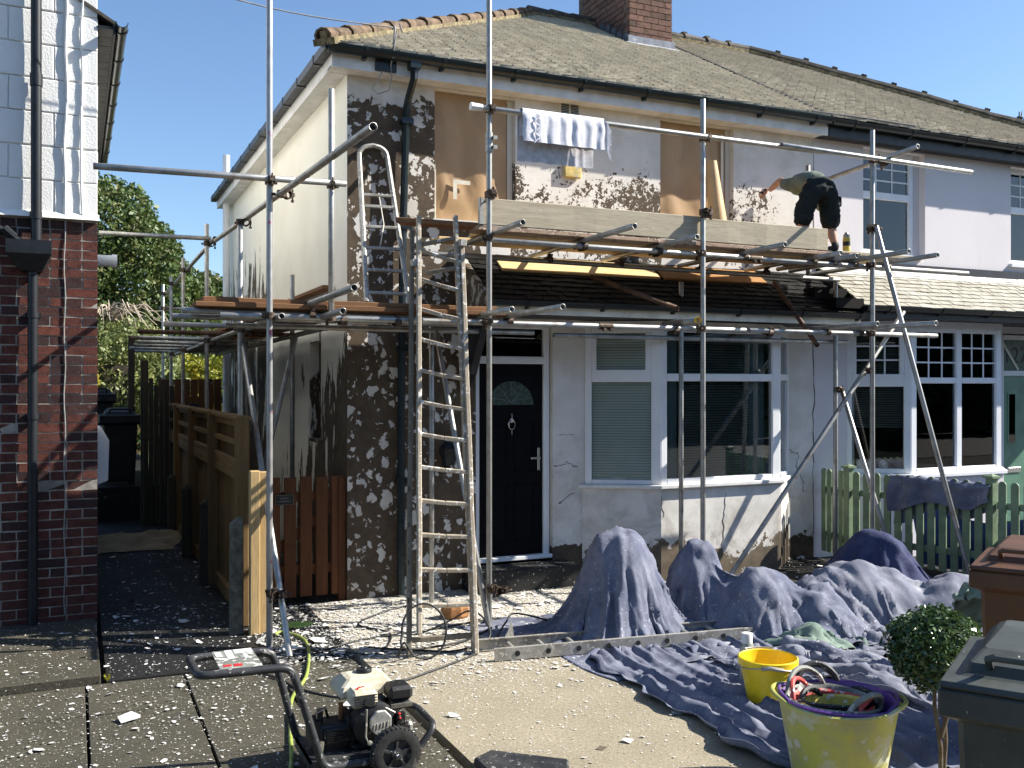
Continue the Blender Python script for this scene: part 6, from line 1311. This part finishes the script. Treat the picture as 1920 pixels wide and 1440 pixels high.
# ------------------------------------------------------------------ things on the upper platform
def towel(name, label, mat, x0, x1, zt, y, df, db, seed, amp, cat='towel', fringe=False):
    vs = []; nu, nv = 60, 34; L = df+db
    for i in range(nu+1):
        for j in range(nv+1):
            t, s_ = i/nu, j/nv*L-df; x = x0+(x1-x0)*t; r = .034
            w = amp*(mnoise.noise(Vector((t*19, s_*3, seed)))+.6*mnoise.noise(Vector((t*34, s_*5, seed+4)))); k = min(1, abs(s_)/.08)
            edge = .012*mnoise.noise(Vector((t*8, seed, 3)))
            if s_ < 0: p = (x+.004*math.sin(s_*40), y-r-w*k-.01*abs(math.sin(t*21))*k, zt-abs(s_)*(1+edge)+r*.5)
            else: p = (x-.01*s_, y+r+w*k, zt-s_*(1+edge*2)+r*.5)
            if abs(s_) < .035: p = (x, y+r*math.sin(s_/.035*math.pi/2), zt+r*math.cos(s_/.035*math.pi/2)*.8)
            vs.append(p)
    o = MB().add(vs, [(i*(nv+1)+j, (i+1)*(nv+1)+j, (i+1)*(nv+1)+j+1, i*(nv+1)+j+1) for i in range(nu) for j in range(nv)]).build(name, M[mat], None, smooth=True, angle=0)
    if fringe:
        mb = MB(); rr = random.Random(5)
        for i in range(34):
            z = zt-.0-.27*i/34; a = Vector((x1-.005, y-.035, z)); mb.tube([a, a+Vector((.03, -.01, -.02+.0*rr.random())), a+Vector((.045+.03*rr.random(), -.01, -.06-.05*rr.random()))], .0028, 4)
        mb.build('fringe', M[mat], o)
        mb = MB()
        for i in range(26): t = i/25; z = zt-.02-.24*t; mb.tube([(x0+.135+.022*math.sin(t*17)-.01, y-.05, z), (x0+.135+.022*math.sin((t+.04)*17)-.01, y-.05, z-.0105)], .006, 5)
        mb.build('woven_border', M[mat], o)
    return tag(o, label, cat)
towel('towel', 'white fringed towel hung over the top guard rail', 'towel', 3.45, 4.24, 4.325, 7.38, .275, .22, 3.1, .006, fringe=True)
towel('cloth', 'grey cloth hanging behind the white towel on the guard rail', 'towel_grey', 3.44, 4.18, 4.300, 7.40, .0351, .40, 8.2, .005, 'cloth')
sp = MB().box(4.565, 4.765, 8.715, 8.752, 4.13, 4.285).build('sponge_pad', M['sponge'], None, bevel=.012); tag(sp, 'yellow pad stuck to the wall below the hanging cloths', 'pad')
rl = MB(); a, b_ = Vector((6.25, 8.36, 3.35)), Vector((6.235, 8.50, 4.40))
rl.tube([a, a.lerp(b_, .3), b_], [.118, .105, .052], 20); o = rl.build('paper_roll', M['paper_tan'], None, smooth=True); tag(o, 'tapering roll of tan masking paper propped against the papered window', 'paper roll')
bt = MB().lathe([(0, 3.39), (.036, 3.39), (.038, 3.40), (.038, 3.52), (.034, 3.545)], (7.36, 7.70, 0), 16).build('spray_can', M['tub_inner'], None, smooth=True); tag(bt, 'small yellow and black can standing on the right end of the platform', 'can')
MB().lathe([(.0385, 3.455), (.0385, 3.50)], (7.36, 7.70, 0), 16).build('label_band', M['iron'], bt); MB().lathe([(.034, 3.545), (.033, 3.57), (.018, 3.59), (.016, 3.60), (0, 3.60)], (7.36, 7.70, 0), 16).build('cap', M['alu'], bt, smooth=True)

# ------------------------------------------------------------------ the worker
def skin(name, mat, parent, V_, Ed, rad, root=0, sub=2, wr=0, wf=14):
    me = bpy.data.meshes.new(name); me.from_pydata([Vector(v) for v in V_], Ed, []); o = bpy.data.objects.new(name, me); COL.objects.link(o)
    m = o.modifiers.new('s', 'SKIN'); m.use_smooth_shade = True; m.branch_smoothing = .6
    for i, r in enumerate(rad):
        sv = me.skin_vertices[0].data[i]; sv.radius = r if isinstance(r, tuple) else (r, r); sv.use_root = i == root
    s_ = o.modifiers.new('u', 'SUBSURF'); s_.levels = s_.render_levels = sub
    dg = bpy.context.evaluated_depsgraph_get(); m2 = bpy.data.meshes.new_from_object(o.evaluated_get(dg)); bpy.data.objects.remove(o)
    if wr:
        for v in m2.vertices: q = v.co; n_ = mnoise.noise(Vector((q.x*wf, q.y*wf, q.z*wf*1.7))); v.co += v.normal*(wr*(1-2*abs(n_))-wr*.3+wr*.4*mnoise.noise(q*wf*2.6))
    m2.name = name; m2.transform(Matrix.Translation(-org(parent))); m2.materials.clear(); m2.materials.append(M[mat]); m2.polygons.foreach_set('use_smooth', [True]*len(m2.polygons))
    r = bpy.data.objects.new(name, m2); COL.objects.link(r); r.parent = parent; ORG[r.name] = org(parent); return r
PZ = 3.355
P_ = thing('person', 'person in pale green T-shirt and dark shorts bending on the platform, scraping the wall', 'person', (7.0, 7.62, PZ))
hipL, hipR, pel = Vector((6.87, 7.70, 4.00)), Vector((7.09, 7.65, 3.98)), Vector((6.98, 7.68, 4.06))
kL, kR = Vector((6.80, 7.76, 3.70)), Vector((7.13, 7.70, 3.68)); aL, aR = Vector((6.82, 7.70, 3.45)), Vector((7.13, 7.62, 3.44))
w1, ch, nk = Vector((7.01, 7.84, 4.145)), Vector((7.09, 8.04, 4.135)), Vector((7.36, 8.13, 4.0))
sL, eL, hL = Vector((6.93, 8.06, 4.12)), Vector((7.01, 8.32, 4.23)), Vector((7.07, 8.57, 4.175)); sR, eR, hR = Vector((7.29, 8.00, 4.03)), Vector((7.30, 7.95, 3.77)), Vector((7.235, 7.86, 3.54))
hd = Vector((7.60, 8.20, 3.93))
fR, fL = aR+Vector((-.03, .17, -.065)), aL+Vector((-.03, .17, -.065))
def mid(a, b_, t=.5): return a.lerp(b_, t)
BV = [pel, w1, ch, nk, hd, sL, eL, mid(eL, hL, .5), hL, sR, eR, mid(eR, hR), hR, hipL, kL, mid(kL, aL, .45), aL, hipR, kR, mid(kR, aR, .45), aR]
BE = [(0, 1), (1, 2), (2, 3), (3, 4), (2, 5), (5, 6), (6, 7), (7, 8), (2, 9), (9, 10), (10, 11), (11, 12), (0, 13), (13, 14), (14, 15), (15, 16), (0, 17), (17, 18), (18, 19), (19, 20)]
BR = [.12, .115, .125, .06, .085, .055, .040, .036, .026, .055, .040, .036, .026, .085, .056, .054, .034, .085, .056, .054, .034]
body = skin('body', 'skin', P_, BV, BE, BR)
# head with face, ears and hair; the face looks down
fd = Vector((.10, .25, -.95)).normalized(); upv = Vector((.35, .85, .28)).normalized(); upv = (upv-fd*upv.dot(fd)).normalized(); sd = fd.cross(upv)
HM = Matrix((sd, upv, fd)).transposed()
hb = MB().lathe([(.0, -.115), (.04, -.108), (.066, -.08), (.078, -.03), (.080, .02), (.072, .07), (.05, .10), (.0, .115)], (0, 0, 0), 18); hb.v = [tuple(HM @ Vector((v[0]*.95, v[2], v[1]*1.18))+hd) for v in hb.v]; head = hb.build('head', M['skin'], P_, smooth=True, angle=0)
fc = MB().add([(-.014, -.02, .09), (.014, -.02, .09), (0, .03, .088), (0, -.022, .118)], [(0, 1, 3), (1, 2, 3), (2, 0, 3)]).box(-.022, .022, -.058, -.05, .075, .084).box(-.083, -.072, -.03, .03, -.025, .01).box(.072, .083, -.03, .03, -.025, .01); fc.v = [tuple(HM @ Vector(v)+hd) for v in fc.v]; fc.build('face', M['skin'], P_)
ey = MB().lathe([(0, -.01), (.009, 0), (0, .01)], (-.03, .012, .082), 8).lathe([(0, -.01), (.009, 0), (0, .01)], (.03, .012, .082), 8); ey.v = [tuple(HM @ Vector(v)+hd) for v in ey.v]; ey.build('eyes', M['iron'], P_)
hr = MB().lathe([(.05, -.05), (.078, -.03), (.084, .02), (.076, .075), (.053, .108), (0, .122)], (0, 0, 0), 18); hr.v = [tuple(HM @ Vector((v[0]*.97, v[2], v[1]*1.18-.012))+hd) for v in hr.v]; hr.build('hair', M['hair'], P_, smooth=True, angle=0)
shirt = skin('shirt', 'shirt', P_, [pel+Vector((.0, .03, .03)), w1+Vector((0, 0, .01)), ch+Vector((0, 0, .01)), mid(ch, nk, .7), sL, mid(sL, eL, .62), sR, mid(sR, eR, .65)], [(0, 1), (1, 2), (2, 3), (2, 4), (4, 5), (2, 6), (6, 7)], [(.165, .13), (.165, .135), (.160, .135), .075, .085, .066, .085, .066], sub=3, wr=.010, wf=11)
shorts = skin('shorts', 'shorts', P_, [pel+Vector((0, 0, .015)), hipL, mid(hipL, kL, .55), kL+(aL-kL)*.30, hipR, mid(hipR, kR, .55), kR+(aR-kR)*.30, w1+Vector((0, -.09, -.02))], [(0, 1), (1, 2), (2, 3), (0, 4), (4, 5), (5, 6), (0, 7)], [(.18, .16), .135, .108, .086, .135, .108, .086, (.155, .125)], sub=3, wr=.016, wf=12)
MB().box(7.17, 7.215, 7.60, 7.70, 3.84, 3.95).build('pocket_flap', M['shorts'], shorts, bevel=.015)
for a, f in ((aL, fL), (aR, fR)):
    skin('boot', 'boot', P_, [a+Vector((0, 0, .05)), a+Vector((0, -.01, -.035)), Vector((mid(a, f).x, mid(a, f).y, PZ+.04)), Vector((f.x, f.y, PZ+.035))], [(0, 1), (1, 2), (2, 3)], [.045, .046, .045, .038], sub=2)
def hand(c, fwd, palm, curl, parent, flip=1):
    f = fwd.normalized(); n_ = (palm-f*palm.dot(f)).normalized(); s_ = f.cross(n_)*flip
    V_ = [c, c+f*.045]; E_ = [(0, 1)]; R_ = [(.026, .016), (.034, .016)]
    for k, (o_, L) in enumerate(((-.030, .065), (-.010, .075), (.010, .070), (.029, .055))):
        b0 = len(V_); p0 = c+f*.075+s_*o_; p1 = p0+f*L*.5+n_*curl*L*.25; p2 = p1+f*L*.3+n_*curl*L*.55
        V_ += [p0, p1, p2]; E_ += [(1, b0), (b0, b0+1), (b0+1, b0+2)]; R_ += [.0095, .0088, .0075]
    b0 = len(V_); t0 = c+f*.03-s_*.034; V_ += [t0, t0+f*.03-s_*.02+n_*.015, t0+f*.055-s_*.014+n_*.035]; E_ += [(0, b0), (b0, b0+1), (b0+1, b0+2)]; R_ += [.011, .0095, .0082]
    return skin('hand', 'skin', parent, V_, E_, R_, sub=1)
hand(hL, Vector((-.55, .55, -.35)), Vector((.3, .6, -.2)), .9, P_); hand(hR, hR-eR, Vector((-.5, .5, .2)), .7, P_, -1)
sc_ = MB().beam(hL+Vector((-.06, .055, -.03)), hL+Vector((-.02, .035, .02)), .03, .022).beam(hL+Vector((-.06, .055, -.03)), hL+Vector((-.10, .095, .0)), .075, .004).build('scraper', M['iron'], None); tag(sc_, 'paint scraper held against the wall by the worker', 'scraper')

# ------------------------------------------------------------------ trees and hedges
def tree(name, label, base, blobs, mat, n, size, seed, trunk_r=.18, limbs=(), cat='tree', group='trees behind the houses', **k):
    T = thing(name, label, cat, base, group); b_ = Vector(base); top = Vector(blobs[0][:3])
    mb = MB().tube([b_, b_.lerp(top, .4)+Vector((.05, 0, 0)), top], [trunk_r, trunk_r*.7, trunk_r*.3], 8)
    for q in blobs[1:]: mb.tube([b_.lerp(top, .45), Vector(q[:3])], [trunk_r*.45, trunk_r*.12], 6)
    mb.build('trunk', M['bark'], T, smooth=True); leaves('crown', mat, T, blobs, n, size, seed, **k); return T
tree('broadleaf_tree', 'big dark green tree rising behind the alley between the houses', (.6, 26, 0), [(.5, 26, 4.9, 1.9, 2.0, 2.3), (1.6, 26, 4.2, 1.35, 1.8, 1.8), (2.5, 26.5, 3.6, 1.1, 1.6, 1.5), (1.0, 26, 6.2, .95, 1.0, 1.0), (-.8, 26, 4.2, 1.9, 2, 2.2), (1.7, 25.6, 5.4, .8, .9, .8), (2.9, 26.2, 4.1, .6, .9, .9), (.4, 25.4, 3.0, 1.9, 1.4, 1.4)], 'leaf_tree', 60000, .055, 3, shell=.62, up=.35)
tree('broadleaf_tree', 'smaller dark tree just left of the white soil pipe', (3.9, 28, 0), [(3.7, 28, 3.6, 1.0, 1.2, 1.4), (3.4, 28, 4.5, .5, .6, .7), (4.3, 28, 4.2, .7, .7, .8)], 'leaf_tree', 13000, .055, 8, shell=.5, up=.3)
WT = tree('weeping_tree', 'weeping tree with bare pale branches on top and drooping silvery leaves', (.55, 19, .5), [(.55, 19, 2.5, 1.15, 1.1, .85), (1.15, 18.9, 2.3, .65, .8, .75), (.1, 18.8, 2.2, .9, .8, .9), (.8, 18.4, 1.9, .8, .6, .6), (.3, 18.3, 1.5, .8, .5, .5)], 'leaf_weep', 24000, .036, 12, shell=.75, droop=1.4, up=.4)
rr = random.Random(9); mb = MB()
for i in range(30):
    a = rr.uniform(-.6, 3.7); r_ = rr.uniform(.4, 1.15); x0, y0, z0 = .55+rr.uniform(-.15, .15), 18.6+rr.uniform(-.1, .1), 3.15; pts = []
    for k in range(9):
        t = k/8; pts.append((x0+r_*t*math.cos(a)+.05*mnoise.noise(Vector((i, t*4, 0))), y0-r_*t*abs(math.sin(a))*.7, z0+(.55+rr.uniform(-.0, .05))*math.sin(min(1.0, t*1.15)*2.2)*(.55+.45*rr.random())*.8-.35*t*t+.04*mnoise.noise(Vector((i, t*5, 7)))))
    mb.tube(pts, [.020*(1-.8*k/8)*rr.uniform(.6, 1.2) for k in range(9)], 5)
mb.build('bare_branches', M['bark_pale'], WT, smooth=True)
def hedge(label, mat, base, blobs, n, size, seed, cat='hedge'):
    T = thing('hedge', label, cat, base); leaves('crown', mat, T, blobs, n, size, seed, shell=.7, up=.5); return T
hedge('golden green hedge in the sun beyond the red brown garden gate', 'leaf_gold', (2.4, 21, 0), [(1.9, 21, 1.9, .9, .7, .85), (2.9, 21, 1.8, .9, .7, .9), (2.5, 20.7, 1.2, 1.2, .5, .9)], 9000, .045, 31)
hedge('dark leafy shrub behind the bins at the end of the path', 'leaf_dark', (.2, 20.5, .5), [(.1, 20.5, 1.3, .8, .6, .9), (.9, 20.6, 1.4, .8, .6, .8)], 5000, .045, 33)
hedge('small bright green shrub behind the dark bin', 'leaf_gold', (.1, 17.9, .5), [(.22, 17.8, 2.05, .16, .15, .22), (.05, 17.8, 1.95, .14, .15, .2)], 260, .045, 35, 'shrub')
hedge('large leaved green plant beside the garden gate', 'leaf_weep', (1.55, 17.6, 0), [(1.55, 17.6, 2.0, .28, .2, .3)], 130, .085, 37, 'plant')
tt = thing('bare_tree', 'thin leafy tree top at the right edge beyond the roof', 'tree', (32.5, 25, 0)); mb = MB().tube([(32.5, 25, 0), (32.6, 25, 8), (32.4, 25, 12.3)], [.2, .12, .02], 6); rr = random.Random(4)
for i in range(26): z = 8.5+i*.14; a = rr.random()*6.3; L = 1.5-(z-8.5)*.28; mb.tube([(32.5, 25, z), (32.5+L*.5*math.cos(a), 25+L*.5*math.sin(a), z+.35), (32.5+L*math.cos(a), 25+L*math.sin(a), z+.5)], [.04, .02, .006], 4)
mb.build('branches', M['bark'], tt); leaves('crown', 'leaf_tree', tt, [(32.5, 25, 9.8, 1.5, 1.2, 1.6)], 900, .07, 6)
# across the road: unseen hedges added to darken window reflections, and the reflected trees
for k, x in enumerate((-17, -8, 1, 10, 19, 28, 37, 47)):
    T = thing('hedge', 'unseen dark hedge added across the road to darken window reflections, '+('at the far left', 'left of the gap', 'opposite the brick house', 'opposite the stripped house', 'opposite the green door', 'right of the green door', 'towards the far right', 'at the far right')[k], 'hedge', (x, -12, 0), 'hedge across the road'); leaves('crown', 'leaf_dark', T, [(x, -12, 1.6, 5, .9, 2.4), (x+2, -12.5, 4.0, 3.4, 1, 2.6), (x-3, -12.5, 3.8, 3.0, 1, 2.4)], 9000, .17, 50+k); box('stems', M['leaf_dark'], T, x-4.6, x+4.6, -12.6, -12.1, 0, 4.4)
for k, x in enumerate((-9, 2.5, 13, 24)): tree('roadside_tree', 'tall tree across the road behind the viewpoint, '+('far left', 'opposite the brick house', 'opposite the neighbour', 'far right')[k], (x, -15, 0), [(x, -15, 6.4, 2.4, 2, 2.6), (x+1.6, -15, 5.4, 1.8, 1.6, 1.8), (x-1.7, -15, 5.2, 1.8, 1.6, 1.8)], 'leaf_tree', 5000, .14, 70+k, group='trees across the road')
